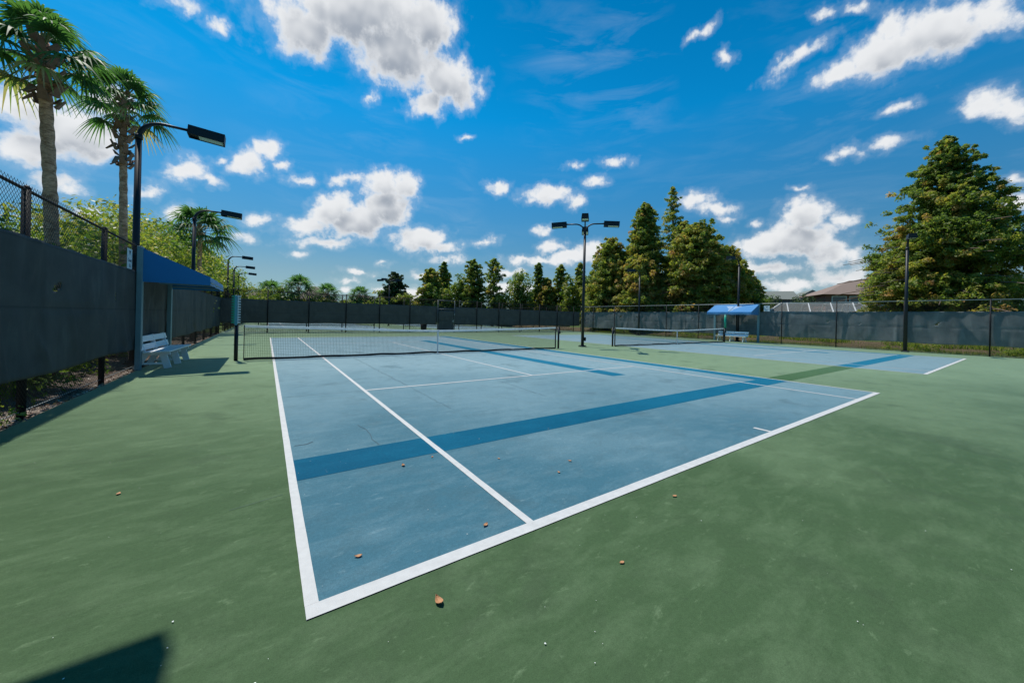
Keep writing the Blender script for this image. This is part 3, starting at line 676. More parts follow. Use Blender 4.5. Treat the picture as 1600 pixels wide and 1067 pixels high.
lamp_pole(-3.12, 55.5, 'distant left floodlight, lowest lamp head of the row of three past the shrubs', [0.0], H=5.8)
lamp_pole(31.0, 2.56, 'black floodlight in front of the big rusty green cypress at the right fence', [R(195)], H=6.1)
lamp_pole(31.15, 12.02, 'black floodlight standing behind the right shelter', [R(180)], H=6.1)
lamp_pole(31.0, 21.48, 'black floodlight at the right fence in front of the tall tree clump', [R(180)], H=6.0)
lamp_pole(13.94, 50.6, 'distant floodlight pole between the two far courts', [R(45), R(135), R(225), R(315)], H=5.9)

# ------------------------------------------------------------------ shelters, benches
def shelter(x, y, sgn, label):
    """x = fence side, roof reaches out by sgn; y = middle"""
    root = empty('court_shelter', (x, y, 0), label, 'shelter', 'blue canopy shelters', 0 if sgn > 0 else math.pi)
    h = 1.68
    for yy in (-h, h):
        b = MB(); b.box((0.0, yy, 1.5), (0.10, 0.16, 3.0)); b.build('post', M['teal_steel'], root, bevel=0.006)
    b = MB()
    b.bar((0, -h, 2.95), (0, h, 2.95), 0.05, 0.05); b.bar((1.3, -h, 2.22), (1.3, h, 2.22), 0.04, 0.04); b.bar((0.05, -h + .04, 2.22), (1.3, -h + .04, 2.22), 0.04, 0.04); b.bar((0.05, h - .04, 2.22), (1.3, h - .04, 2.22), 0.04, 0.04)
    b.bar((0.05, 0, 2.22), (1.3, 0, 2.22), 0.04, 0.04); b.bar((0.0, 0, 2.9), (1.3, 0, 2.36), 0.04, 0.04)
    b.build('roof_frame', M['teal_steel'], root)
    # canopy: sloping top, valance and two side panels, each a thin sheet with a soft sag
    b = MB(); H_ = h + 0.02; n = 16; mth = 10
    def top(u, v):  # u along y -1..1, v 0 (fence) .. 1 (outer)
        sag = -0.035 * math.sin(math.pi * v) * (0.6 + 0.4 * math.cos(u * math.pi * 2)) * (1 - abs(u) ** 6)
        return (1.34 * v - 0.04, u * H_, 3.0 - 0.64 * v + sag)
    for i in range(n):
        for j in range(mth):
            u0, u1 = -1 + 2 * i / n, -1 + 2 * (i + 1) / n; v0, v1 = j / mth, (j + 1) / mth
            b.quad(top(u0, v0), top(u0, v1), top(u1, v1), top(u1, v0))
    for i in range(n):
        u0, u1 = -1 + 2 * i / n, -1 + 2 * (i + 1) / n
        w0, w1 = 0.012 * math.sin(u0 * 9), 0.012 * math.sin(u1 * 9)
        b.quad((1.30, u0 * H_, 2.36), (1.31 + w0, u0 * H_, 2.15), (1.31 + w1, u1 * H_, 2.15), (1.30, u1 * H_, 2.36))
    for s_ in (-1, 1):
        for j in range(mth):
            v0, v1 = j / mth, (j + 1) / mth
            b.quad((1.34 * v0 - .04, s_ * H_, 2.15), (1.34 * v1 - .04, s_ * H_, 2.15), (1.34 * v1 - .04, s_ * H_, 3.0 - .64 * v1), (1.34 * v0 - .04, s_ * H_, 3.0 - .64 * v0))
    cv = b.build('canopy', M['canvas'], root)
    s = cv.modifiers.new('cloth', 'SOLIDIFY'); s.thickness = 0.006; s.offset = 0
    # winged W emblem on the sloping top
    b = MB()
    def P(u, v): q = top(u, v); return (q[0], q[1], q[2] + 0.010)
    def poly(pts): b.quad(*[P(*p) for p in pts])
    for s_ in (-1, 1):
        for k, (w, vv) in enumerate(((0.36, 0.22), (0.28, 0.34), (0.20, 0.46), (0.12, 0.58))):
            poly([(s_ * 0.03, vv), (s_ * w, vv), (s_ * (w - 0.05), vv + 0.085), (s_ * 0.03, vv + 0.085)][::s_])
        poly([(s_ * 0.0, 0.86), (s_ * 0.04, 0.70), (s_ * 0.13, 0.66), (s_ * 0.07, 0.80)][::-s_])
    e_ = b.build('emblem', M['emblem'], cv)
    return root
shelter(-2.71, 12.22, 1, 'blue canopy shelter on the left fence above the near white bench')
shelter(31.38, 12.3, -1, 'blue canopy shelter on the right fence behind the second net')
shelter(31.38, 52.7, -1, 'tiny blue shelter far away on the right edge of the far courts')

def bench(x, y, sgn, label, rz=0.0):
    root = empty('bench', (x, y, 0), label, 'bench', 'white slatted benches', (0 if sgn > 0 else math.pi) + rz)
    L = 2.3
    for k, zc in enumerate((0.535, 0.735)):
        b = MB(); a = R(-14); Rm = Matrix.Rotation(a, 3, 'Y'); b.box((-0.17 - 0.05 * k, 0, zc), (0.035, L, 0.15), Rm); b.build('back_slat', M['white_plastic'], root, bevel=0.005)
    for k in range(3):
        b = MB(); b.box((-0.04 + k * 0.165, 0, 0.425 + 0.006 * k), (0.145, L, 0.035)); b.build('seat_slat', M['white_plastic'], root, bevel=0.005)
    for yy in (-0.95, 0.0, 0.95):
        b = MB()
        b.bar((-0.14, yy, 0.36), (-0.255, yy, 0.82), 0.035, 0.085, up=(1, 0, 0))       # upright
        b.bar((-0.18, yy, 0.375), (0.34, yy, 0.375), 0.035, 0.065)                     # seat bearer
        b.bar((0.20, yy, 0.39), (0.30, yy, 0.0), 0.037, 0.14, up=(1, 0, 0))            # front leg
        b.bar((-0.10, yy, 0.40), (-0.29, yy, 0.0), 0.037, 0.12, up=(1, 0, 0))          # rear leg
        b.bar((-0.2, yy, 0.13), (0.30, yy, 0.13), 0.03, 0.05)
        b.build('leg_frame', M['white_plastic'], root, bevel=0.004)
    return root
bench(-2.46, 11.68, 1, 'white slatted bench under the left shelter', R(-3))
bench(30.45, 12.15, -1, 'white slatted bench under the right shelter')
bench(30.7, 52.7, -1, 'tiny white bench under the far shelter beyond the back fence')

# ------------------------------------------------------------------ court signs
def text_mesh(s, size, M4, mat, parent, name='lettering'):
    cu = bpy.data.curves.new('t', 'FONT'); cu.body = s; cu.size = size; cu.align_x = 'CENTER'; cu.extrude = 0.002
    o = bpy.data.objects.new('t', cu); COL.objects.link(o)
    dg = bpy.context.evaluated_depsgraph_get(); me = bpy.data.meshes.new_from_object(o.evaluated_get(dg)); me.name = name
    bpy.data.objects.remove(o); me.materials.clear(); me.materials.append(mat)
    q = bpy.data.objects.new(name, me); COL.objects.link(q); q.parent = parent; q.matrix_local = M4
    return q
def court_sign(x, y, z, rz, label, w, h, lines):
    """local x = width, local -y = faces the court"""
    root = empty('court_sign', (x, y, z), label, 'sign', None, rz)
    b = MB(); b.box((0, 0, h / 2), (w, 0.006, h)); b.build('sign_board', M['sign_white'], root, bevel=0.002)
    b = MB(); k = w / 0.5 * 0.85
    def poly(pts): b.hull8([(px * k, -0.006, h - 0.03 + pz * k) for px, pz in pts] + [(px * k, -0.0035, h - 0.03 + pz * k) for px, pz in pts])
    for s_ in (-1, 1):
        poly([(s_ * .005, -.12), (s_ * .10, -.02), (s_ * .13, -.02), (s_ * .03, -.145)]); poly([(s_ * .005, -.07), (s_ * .045, -.02), (s_ * .075, -.02), (s_ * .015, -.10)])
        poly([(s_ * .0, -.155), (s_ * .03, -.145), (s_ * .02, -.17), (0, -.185)])
    b.build('emblem', M['sign_ink'], root)
    for s_, size, zz in lines:
        text_mesh(s_, size, Matrix.Translation((0, -0.004, zz)) @ Matrix.Rotation(R(90), 4, 'X'), M['sign_ink'], root)
    return root
court_sign(-2.775, 9.98, 2.40, R(90), 'small white court number sign on the left fence beside the blue shelter', 0.36, 0.46, [('Court', 0.11, 0.16), ('16', 0.13, 0.03)])
court_sign(31.43, 10.08, 2.44, R(-90), 'white sign with dark emblem on the right fence beside the blue shelter', 0.40, 0.44, [('Court', 0.10, 0.14), ('15', 0.11, 0.03)])

# ------------------------------------------------------------------ litter bin, fallen leaves, specks
root = empty('trash_can', (11.95, 31.2, 0), 'black round trash can beside the gate, seen under the back windscreen', 'bin')
b = MB(); b.tube([(0, 0, 0.02), (0, 0, 0.88)], [0.25, 0.30], 16); b.build('bin_body', M['bin'], root, True)
b = MB(); b.tube([(0, 0, 0.88), (0, 0, 0.94)], [0.33, 0.31], 16); b.build('rim', M['bin'], root, True)
LV = [(-1.12, 2.19, 'on the green surface far left of the near court', .05), (0.94, 1.56, 'under the dark blue band, left of the singles line', .06), (1.26, 1.62, 'touching the dark blue band by the singles line', .035),
      (1.83, 1.22, 'just right of the singles line on the blue court', .035), (2.42, 0.78, 'in the middle blue area, upper one of two close together', .045), (2.14, 0.63, 'in the middle blue area, lower one of two close together', .04),
      (2.66, -0.25, 'on green just outside the baseline, right of centre', .05), (1.11, 0.23, 'on blue close to where the singles line meets the baseline', .05), (0.30, 0.36, 'on blue near the left corner of the court', .05),
      (1.61, -0.56, 'on green below the baseline near the lower middle', .04), (0.57, -0.24, 'biggest one, on green below the baseline corner', .075)]
for i, (x, y, lb, s) in enumerate(LV):
    rd = random.Random(i + 3); b = MB(); n = 6; a0 = rd.random() * 6.28
    zc = 0.008
    def lp(u, v):
        s_ = s * .72; w = s_ * 0.36 * math.sin(math.pi * min(1, max(0, u)) ** 0.8)
        X = (u - .5) * s_ * 1.25; Y = v * w; cu = (0.15, 0.4, 0.25)[i % 3]; Z = zc + cu * s_ * (u - .5) ** 2 * 2 + abs(v) * s_ * 0.3 * cu
        return (X * math.cos(a0) - Y * math.sin(a0), X * math.sin(a0) + Y * math.cos(a0), Z)
    for k in range(n):
        for v0, v1 in ((-1, 0), (0, 1)): b.quad(lp(k / n, v0), lp((k + 1) / n, v0), lp((k + 1) / n, v1), lp(k / n, v1))
    o = b.build('fallen_leaf', M['rust']); o.location = (x, y, 0); tag(o, 'curled brown fallen leaf ' + lb, 'leaf', 'brown leaves fallen on the court')
    sm = o.modifiers.new('thick', 'SOLIDIFY'); sm.thickness = 0.0012
rs = np.random.RandomState(4); b = MB()
for i in range(320):
    if i < 220: x = rs.uniform(-2, 7); y = rs.uniform(-1.6, 4)
    else: x = rs.uniform(-2, 15); y = rs.uniform(-3, 14)
    s = rs.choice([.002, .003, .004, .006], p=[.5, .3, .15, .05]); a = [rs.rand() * 0.6 + 0.5 for _ in range(6)]
    b.quad(*[(x + s * a[k] * math.cos(k * 1.047), y + s * a[k] * math.sin(k * 1.047), 0.0075) for k in range(6)])
tag(b.build('grit', M['speck']), 'tiny pale specks of grit scattered over the court surface', 'grit', kind='stuff')
V = []; F = []; T = []
rs = np.random.RandomState(8); N = 5200
x = -2.70 - np.abs(rs.normal(0, 0.16, N)); far = rs.rand(N) < .5; x[far] = rs.uniform(-4.6, -2.75, far.sum()); y = 3.5 + rs.rand(N) ** 1.5 * 24
sz = rs.uniform(.012, .035, N); an = rs.rand(N) * 6.28; ti = rs.normal(0, .4, (N, 2))
cx_, sn = np.cos(an), np.sin(an)
for k, (u, v) in enumerate(((-1, 0), (0, -.5), (1, 0), (0, .5))):
    px = x + sz * (u * cx_ - v * sn); py = y + sz * (u * sn + v * cx_); pz = np.where(x > -2.74, 0.012, -0.03) + sz * .5 + sz * (u * ti[:, 0] + v * ti[:, 1]); V.append(np.stack([px, py, pz], -1))
V = np.stack(V, 1).reshape(-1, 3); F = np.arange(N * 4).reshape(N, 4)
M['litter'] = leaf_mat('leaf_litter', [(0, (0.05, 0.035, 0.03)), (0.4, (0.18, 0.09, 0.06)), (0.8, (0.34, 0.25, 0.18)), (1, (0.55, 0.48, 0.4))], 0.1)
tag(np_mesh('leaf_litter', V, F, M['litter'], tone=rs.rand(N)), 'dry brown and pale leaf litter lying along the foot of the left fence', 'leaf litter', kind='stuff')

# ------------------------------------------------------------------ foliage
def leaf_cloud(C, size, rs, tones, spread, droop=0.0, asp=0.55, per=60, flat=0.6):
    """C (n,3) clump centres, spread (n,) radius; returns V,F,tone of leaf diamonds"""
    n = len(C); k = per
    off = rs.normal(0, 1, (n, k, 3)); off /= np.maximum(1e-6, np.linalg.norm(off, axis=2, keepdims=True)); off *= rs.rand(n, k, 1) ** 0.45
    off[..., 2] *= flat
    P = C[:, None, :] + off * spread[:, None, None]
    if droop: P[..., 2] -= droop * (off[..., 0] ** 2 + off[..., 1] ** 2) * spread[:, None]
    P = P.reshape(-1, 3); m_ = len(P)
    nn = off.reshape(-1, 3) * 0.9 + np.array([0, 0, 0.55]) + rs.normal(0, .55, (m_, 3)); nn /= np.linalg.norm(nn, axis=1, keepdims=True)
    d = rs.normal(0, 1, (m_, 3)); d[:, 2] -= droop * 1.6; d -= nn * (d * nn).sum(1, keepdims=True); d /= np.maximum(1e-6, np.linalg.norm(d, axis=1, keepdims=True))
    w = np.cross(d, nn)
    s = (size * (.45 + 1.2 * rs.rand(m_) ** 1.4))[:, None]
    a = P - d * s * .5; c = P + d * s * .5; e = P + w * s * asp * .5 + nn * s * .06; f = P - w * s * asp * .5 + nn * s * .06
    V = np.stack([a, e, c, f], 1).reshape(-1, 3); F = np.arange(m_ * 4).reshape(m_, 4)
    tone = np.repeat(tones, k) + rs.normal(0, .10, m_)
    return V, F, np.clip(tone, 0, 1)
def wob(a, rs, n=4):
    r = np.ones_like(a)
    for k in range(1, n + 1): r += rs.normal(0, .16 / k ** .6) * np.cos(k * a + rs.rand() * 6.28)
    return r
def conifer(x, y, z, h, r, label, seed, mat='cypress', leaf=0.17, nb=90, per=40, tone=0.45, rust=0.0, base=0.06, power=0.8, gap=0.0, droop=0.5, group=None, top_w=0.10, lean=0.0, open_=0.0, csz=1.0):
    rs = np.random.RandomState(seed)
    root = empty('cypress_tree', (x, y, z), label, 'tree', group)
    b = MB(); pts = []; rad = []
    for k in range(9):
        t_ = k / 8; pts.append((lean * h * t_ + 0.12 * math.sin(t_ * 5 + seed), 0.12 * math.cos(t_ * 4 + seed), h * 0.97 * t_ - 0.2)); rad.append(max(0.02, 0.022 * h * (1 - t_) ** 0.9 + 0.02))
    b.tube(pts, rad, 9); C = []; S = []; T = []
    tb = MB()
    for i in range(nb):
        t_ = base + (1 - base) * ((i + rs.rand()) / nb) ** 0.92
        L = r * ((1 - t_) ** power + top_w * (1 if t_ < .97 else .5)) * (0.60 + 0.56 * rs.rand()) * min(1, 0.55 + (t_ - base) * 3.2)
        if rs.rand() < gap: L *= 0.35
        a = i * 2.39996 + rs.normal(0, .25); dx, dy = math.cos(a), math.sin(a)
        z0 = h * t_; rise = 0.32 * L * (0.4 + t_)
        B = []
        for k in range(5):
            s = k / 4; B.append((lean * z0 + dx * L * s, dy * L * s, z0 + rise * s - droop * 0.30 * L * s * s))
        tb.tube(B, [max(.012, 0.010 * L + .01) * (1 - .8 * k / 4) + .006 for k in range(5)], 4, cap=False)
        m_ = max(2, int(L / 0.42)); btone = rs.normal(0, .11)
        for k in range(m_):
            s = (k + 1.0) / m_ * (1 - .02 * k); 
            if s < 0.28 + open_ and rs.rand() < .7: continue
            q = np.array([lean * z0 + dx * L * s, dy * L * s, z0 + rise * s - droop * 0.30 * L * s * s])
            for rep in range(2 if s < 0.9 else 1):
                sp = csz * (0.26 + 0.085 * L * (1.1 - 0.5 * s)) * rs.uniform(.75, 1.25)
                side = rs.normal(0, .16 * L * (0.5 + s * .6)); C.append(q + np.array([-dy * side, dx * side, rs.normal(0, .12 + .03 * L)])); S.append(sp)
                tn = tone + btone + rs.normal(0, .10) + rust * (0.5 - t_) * .9
                if rs.rand() < rust * .35: tn += .35
                T.append(tn)
    C = np.array(C); V, F, tn = leaf_cloud(C, leaf, rs, np.array(T), np.array(S), droop * .55, 0.5, per, 0.6)
    tr = b.build('trunk', M['trunk'], root, True); tb.build('branches', M['trunk'], root)
    np_mesh('crown', V, F, M[mat], root, tn)
    return root
def broadleaf(x, y, z, h, r, label, seed, mat='broad', leaf=0.12, n=120, per=60, tone=0.5, name='broadleaf_tree', cat='tree', group=None, trunk=0.35, ry=None, lumps=9, flat=.8, vert=0.0):
    rs = np.random.RandomState(seed); ry = ry or r
    root = empty(name, (x, y, z), label, cat, group)
    b = MB(); b.tube([(0, 0, -.2), (0.05, 0.04, h * trunk * .6), (0, 0, h * (trunk + .15))], [0.03 * h, 0.02 * h, 0.01 * h], 8)
    LC = []
    for k in range(lumps):
        a = k * 2.4 + rs.rand(); q = math.sqrt((k + .4) / lumps)
        zz = h * (trunk + (1 - trunk) * (0.25 + 0.55 * (1 - q * q) + rs.normal(0, .10)))
        LC.append((math.cos(a) * r * .68 * q, math.sin(a) * ry * .68 * q, zz, h * (1 - trunk) * rs.uniform(.24, .36)))
        b.tube([(0, 0, h * trunk * .7), (LC[-1][0] * .5, LC[-1][1] * .5, zz * .75), LC[-1][:3]], [.012 * h, .008 * h, .004 * h], 5, cap=False)
    C = []; S = []; T = []
    for i in range(n):
        lx, ly, lz, lr = LC[i % lumps]; d = rs.normal(0, 1, 3); d /= np.linalg.norm(d); q = rs.rand() ** .33
        c = np.array([lx, ly, lz]) + d * q * np.array([lr * r / (h * (1 - trunk)) * 2.0, lr * ry / (h * (1 - trunk)) * 2.0, lr * 1.0])
        c[2] = max(c[2], .15 * h * (1 if trunk > .15 else .3)); C.append(c); S.append(rs.uniform(.55, 1.25) * .13 * (r + h * .5)); T.append(tone + rs.normal(0, .14) + .12 * d[2] * 0)
    V, F, tn = leaf_cloud(np.array(C), leaf, rs, np.array(T), np.array(S), vert, 0.5, per, flat)
    b.build('trunk', M['trunk'], root, True); np_mesh('crown', V, F, M[mat], root, tn)
    return root

# right: the big rusty bald cypress and the tall clump
conifer(45.6, 2.5, 0.2, 16.9, 7.9, 'very large green and rust cypress towering behind the right fence', 5, leaf=0.21, nb=360, per=54, tone=0.46, rust=0.36, power=0.85, droop=.8, base=0.03, top_w=.06, open_=.0, csz=.66, gap=.2)
conifer(42.3, 29.3, 0, 17.5, 4.3, 'tall dense cypress with a brownish tip, left of the thin tree in the big clump', 11, leaf=0.28, nb=240, per=46, tone=.56, rust=.2, power=.7, top_w=.12)
conifer(50.8, 30.6, 0, 22.0, 3.3, 'tallest thin see-through cypress at the top of the big clump', 12, leaf=0.27, nb=125, per=24, tone=.56, rust=.15, power=.6, gap=.25, top_w=.12)
conifer(44.4, 23.0, 0.2, 13.6, 5.2, 'wide drooping cypress at the right of the big clump behind the second court', 13, leaf=.28, nb=250, per=48, tone=.62, rust=.1, power=.42, droop=1.0, base=.03, gap=.12, csz=.9)
conifer(40.0, 33.3, 0, 12.9, 4.3, 'round shouldered green cypress at the left of the big clump', 14, leaf=.28, nb=190, per=46, tone=.6, power=.45, droop=.9, base=.03, gap=.12, csz=.9)
conifer(48.6, 21.8, 0, 11.4, 4.6, 'lower spreading cypress at the right end of the big clump above the shelter', 15, leaf=.28, nb=190, per=46, tone=.64, power=.42, droop=1.0, base=.03, gap=.12, csz=.9)
conifer(40.0, 28.2, 0, 9.6, 4.2, 'yellow green bushy cypress low in the middle of the big clump', 16, leaf=.28, nb=200, per=48, tone=.66, power=.45, droop=1.0, base=.03, csz=.9)
conifer(42.0, 31.8, 0, 11.2, 3.8, 'mid green cypress filling the gap between the two left trees of the big clump', 26, leaf=.28, nb=170, per=46, tone=.55, power=.5, droop=1.0, base=.03, csz=.9)
conifer(46.6, 26.2, 0, 15.2, 3.6, 'leaning ragged cypress right behind the thin tree of the big clump', 27, leaf=.28, nb=150, per=40, tone=.5, power=.55, droop=1.0, base=.05, csz=.85, gap=.2)
conifer(52.0, 20.6, 0, 8.6, 3.2, 'lowest cypress sloping down at the right end of the big clump', 28, leaf=.28, nb=130, per=46, tone=.56, power=.5, droop=1.0, base=.03, csz=.9)
broadleaf(54.5, 20.9, 0.8, 5.6, 2.6, 'small round leafy tree beside the grey house', 17, 'broad', leaf=.24, n=90, per=40, tone=.38, trunk=.2)
broadleaf(72, 20.2, 1, 5.0, 3.2, 'small olive tree between the grey house and the brick house', 18, 'dark_fol', leaf=.26, n=80, per=36, tone=.55, trunk=.1)
broadleaf(74, 24.2, 1, 5.2, 3.6, 'low olive shrub tree right of the grey house gable', 19, 'dark_fol', leaf=.26, n=80, per=36, tone=.6, trunk=.1)
# the row across the back
ROW = [(21.9, 74.1, 10.0, 2.9, 'c', 'dark', 'lone dark leaning cypress behind the distant floodlight pole', .30, .10),
       (19.4, 76.0, 6.6, 2.2, 'b', 'broad', 'pale green shrub tree left of the lone dark cypress', .62, 0),
       (27.6, 70.5, 11.2, 3.1, 'c', 'cypress', 'left one of the first pair of pointed cypresses behind the gate', .32, 0),
       (30.9, 71.5, 13.0, 2.4, 'c', 'cypress', 'right and taller one of the first pair of pointed cypresses behind the gate', .25, 0),
       (28.9, 68.0, 7.4, 3.2, 'b', 'cypress', 'rounded green tree in front of the first pair of pointed cypresses', .38, 0),
       (32.5, 66.6, 9.6, 2.3, 'b', 'broad', 'yellow green tree left of the dense dark back row cypress', .55, 0),
       (34.3, 64.2, 13.0, 2.9, 'c', 'cypress', 'dense dark cypress in the middle of the back row', .22, 0),
       (36.8, 60.6, 13.1, 3.0, 'o', 'cypress', 'tall airy cypress with see-through crown in the back row', .25, 0),
       (38.0, 59.0, 6.6, 2.8, 'b', 'broad', 'pinkish yellow shrub at the foot of the airy cypress', .78, 0),
       (40.9, 57.2, 10.6, 2.6, 'b', 'cypress', 'round topped tree with a bare lower trunk in the back row', .42, 0),
       (42.2, 57.2, 7.0, 3.0, 'b', 'broad', 'golden green tree below the round topped tree', .68, 0),
       (45.7, 57.4, 12.8, 1.9, 'c', 'cypress', 'narrow dark pointed cypress right of the round topped tree', .22, 0),
       (46.4, 55.4, 9.6, 2.0, 'c', 'cypress', 'thin pale cypress between two darker ones in the back row', .42, 0),
       (49.4, 54.9, 12.5, 2.6, 'c', 'cypress', 'broad pointed cypress near the right end of the back row', .30, 0),
       (47.6, 50.0, 8.4, 2.4, 'b', 'broad', 'golden shrub tree left of the quad floodlight pole', .66, 0),
       (50.6, 50.3, 12.6, 2.1, 'c', 'cypress', 'dark cypress just left of the quad floodlight pole', .28, 0),
       (50.3, 48.0, 9.4, 2.6, 'b', 'cypress', 'green tree directly behind the quad floodlight pole', .5, 0)]
for i, (x, y, h, r, kd, mt, lb, tn, ln_) in enumerate(ROW):
    mt = {'dark': 'dark_fol', 'broad': 'broad', 'cypress': 'cypress'}[mt]
    if kd == 'c': conifer(x, y, 0, h, r * 1.3, lb, 50 + i, mt, .40, 105, 32, tn + .24, .05, power=.85 if i % 2 else .6, gap=.12, csz=.9, group='trees along the back', top_w=.16, lean=-ln_ * .6)
    elif kd == 'o': conifer(x, y, 0, h, r, lb, 50 + i, mt, .36, 80, 20, tn + .24, .1, power=.5, gap=.25, group='trees along the back', top_w=.2)
    else: broadleaf(x, y, 0, h, r, lb, 50 + i, mt, .40, 110, 44, tn, group='trees along the back', trunk=.12)

# left: shrub trees behind the fence
HD = [(-5.0, 6.6, 3.45, 1.5, 'nearest leafy shrub behind the left fence at the picture edge', .42, .085, 190, 50),
      (-5.1, 9.2, 3.3, 1.6, 'leafy shrub behind the left fence around the first palm trunk', .36, .085, 190, 46),
      (-5.3, 12.2, 3.3, 1.7, 'leafy shrub behind the left fence between the two palm trunks', .45, .09, 170, 46),
      (-5.5, 15.6, 4.2, 2.0, 'yellow green shrub behind the second palm trunk', .62, .10, 160, 44),
      (-5.9, 20.0, 5.0, 2.6, 'yellow green shrub tree behind the left shelter roof', .68, .11, 190, 46),
      (-6.4, 26.0, 6.1, 3.2, 'olive green shrub tree below the third palm', .66, .13, 200, 46),
      (-6.9, 34.0, 7.6, 3.6, 'olive shrub tree beyond the third palm', .60, .15, 200, 46),
      (-7.4, 43.0, 8.6, 4.0, 'spreading shrub tree behind the three distant lamp heads', .52, .17, 200, 44),
      (-7.0, 54.0, 8.8, 4.0, 'farther shrub tree tapering down behind the distant lamp heads', .56, .2, 180, 40),
      (-5.0, 66.0, 7.2, 4.2, 'last shrub tree at the far left corner of the far courts', .58, .22, 150, 40)]
for i, (x, y, h, r, lb, tn, lf2, n_, pr_) in enumerate(HD):
    broadleaf(x, y, -0.05, h, r, lb, 90 + i, 'broad', lf2 * 1.3, int(n_ * (1.5 if i < 4 else 2.1)), pr_, tn, 'shrub', 'shrub', 'shrubs behind the left fence', .06, ry=r * 1.25, lumps=12 if i < 4 else 18)
# shrubs behind the far fence
SH = [(0.5, 72, 4.9, 3.6), (5.2, 72.5, 4.4, 3.4), (9.8, 71.8, 4.5, 3.4), (14.2, 72.6, 4.6, 3.2), (18.2, 71.6, 4.5, 3.0), (22.4, 71.2, 5.3, 3.0), (25.8, 70.9, 4.4, 2.8), (2.9, 70.9, 3.9, 2.4), (7.5, 70.7, 4.0, 2.4), (12.0, 70.8, 3.9, 2.4), (16.3, 70.6, 4.0, 2.3), (33.0, 70.4, 4.2, 3.0)]
LB = ['low yellow green shrub below the first distant palm', 'low yellow green shrub between two distant palms', 'low green shrub below the third distant palm', 'low shrub in front of the reddish roof', 'low shrub left of the distant floodlight pole', 'pale rounded shrub right of the distant floodlight pole', 'low shrub between the pale shrub and the pointed cypresses', 'small front shrub right of the first distant palm', 'small front shrub right of the largest distant palm', 'small front shrub left of the reddish roof', 'small front shrub right of the reddish roof', 'low shrub behind the gate, right of the pointed pair']
for i, (x, y, h, r) in enumerate(SH):
    broadleaf(x, y, -0.05, h, r, LB[i], 120 + i, 'broad', .36, 110, 44, .55 + .05 * (i % 3), 'shrub', 'shrub', 'shrubs behind the far courts', .06, lumps=9)
b = MB()

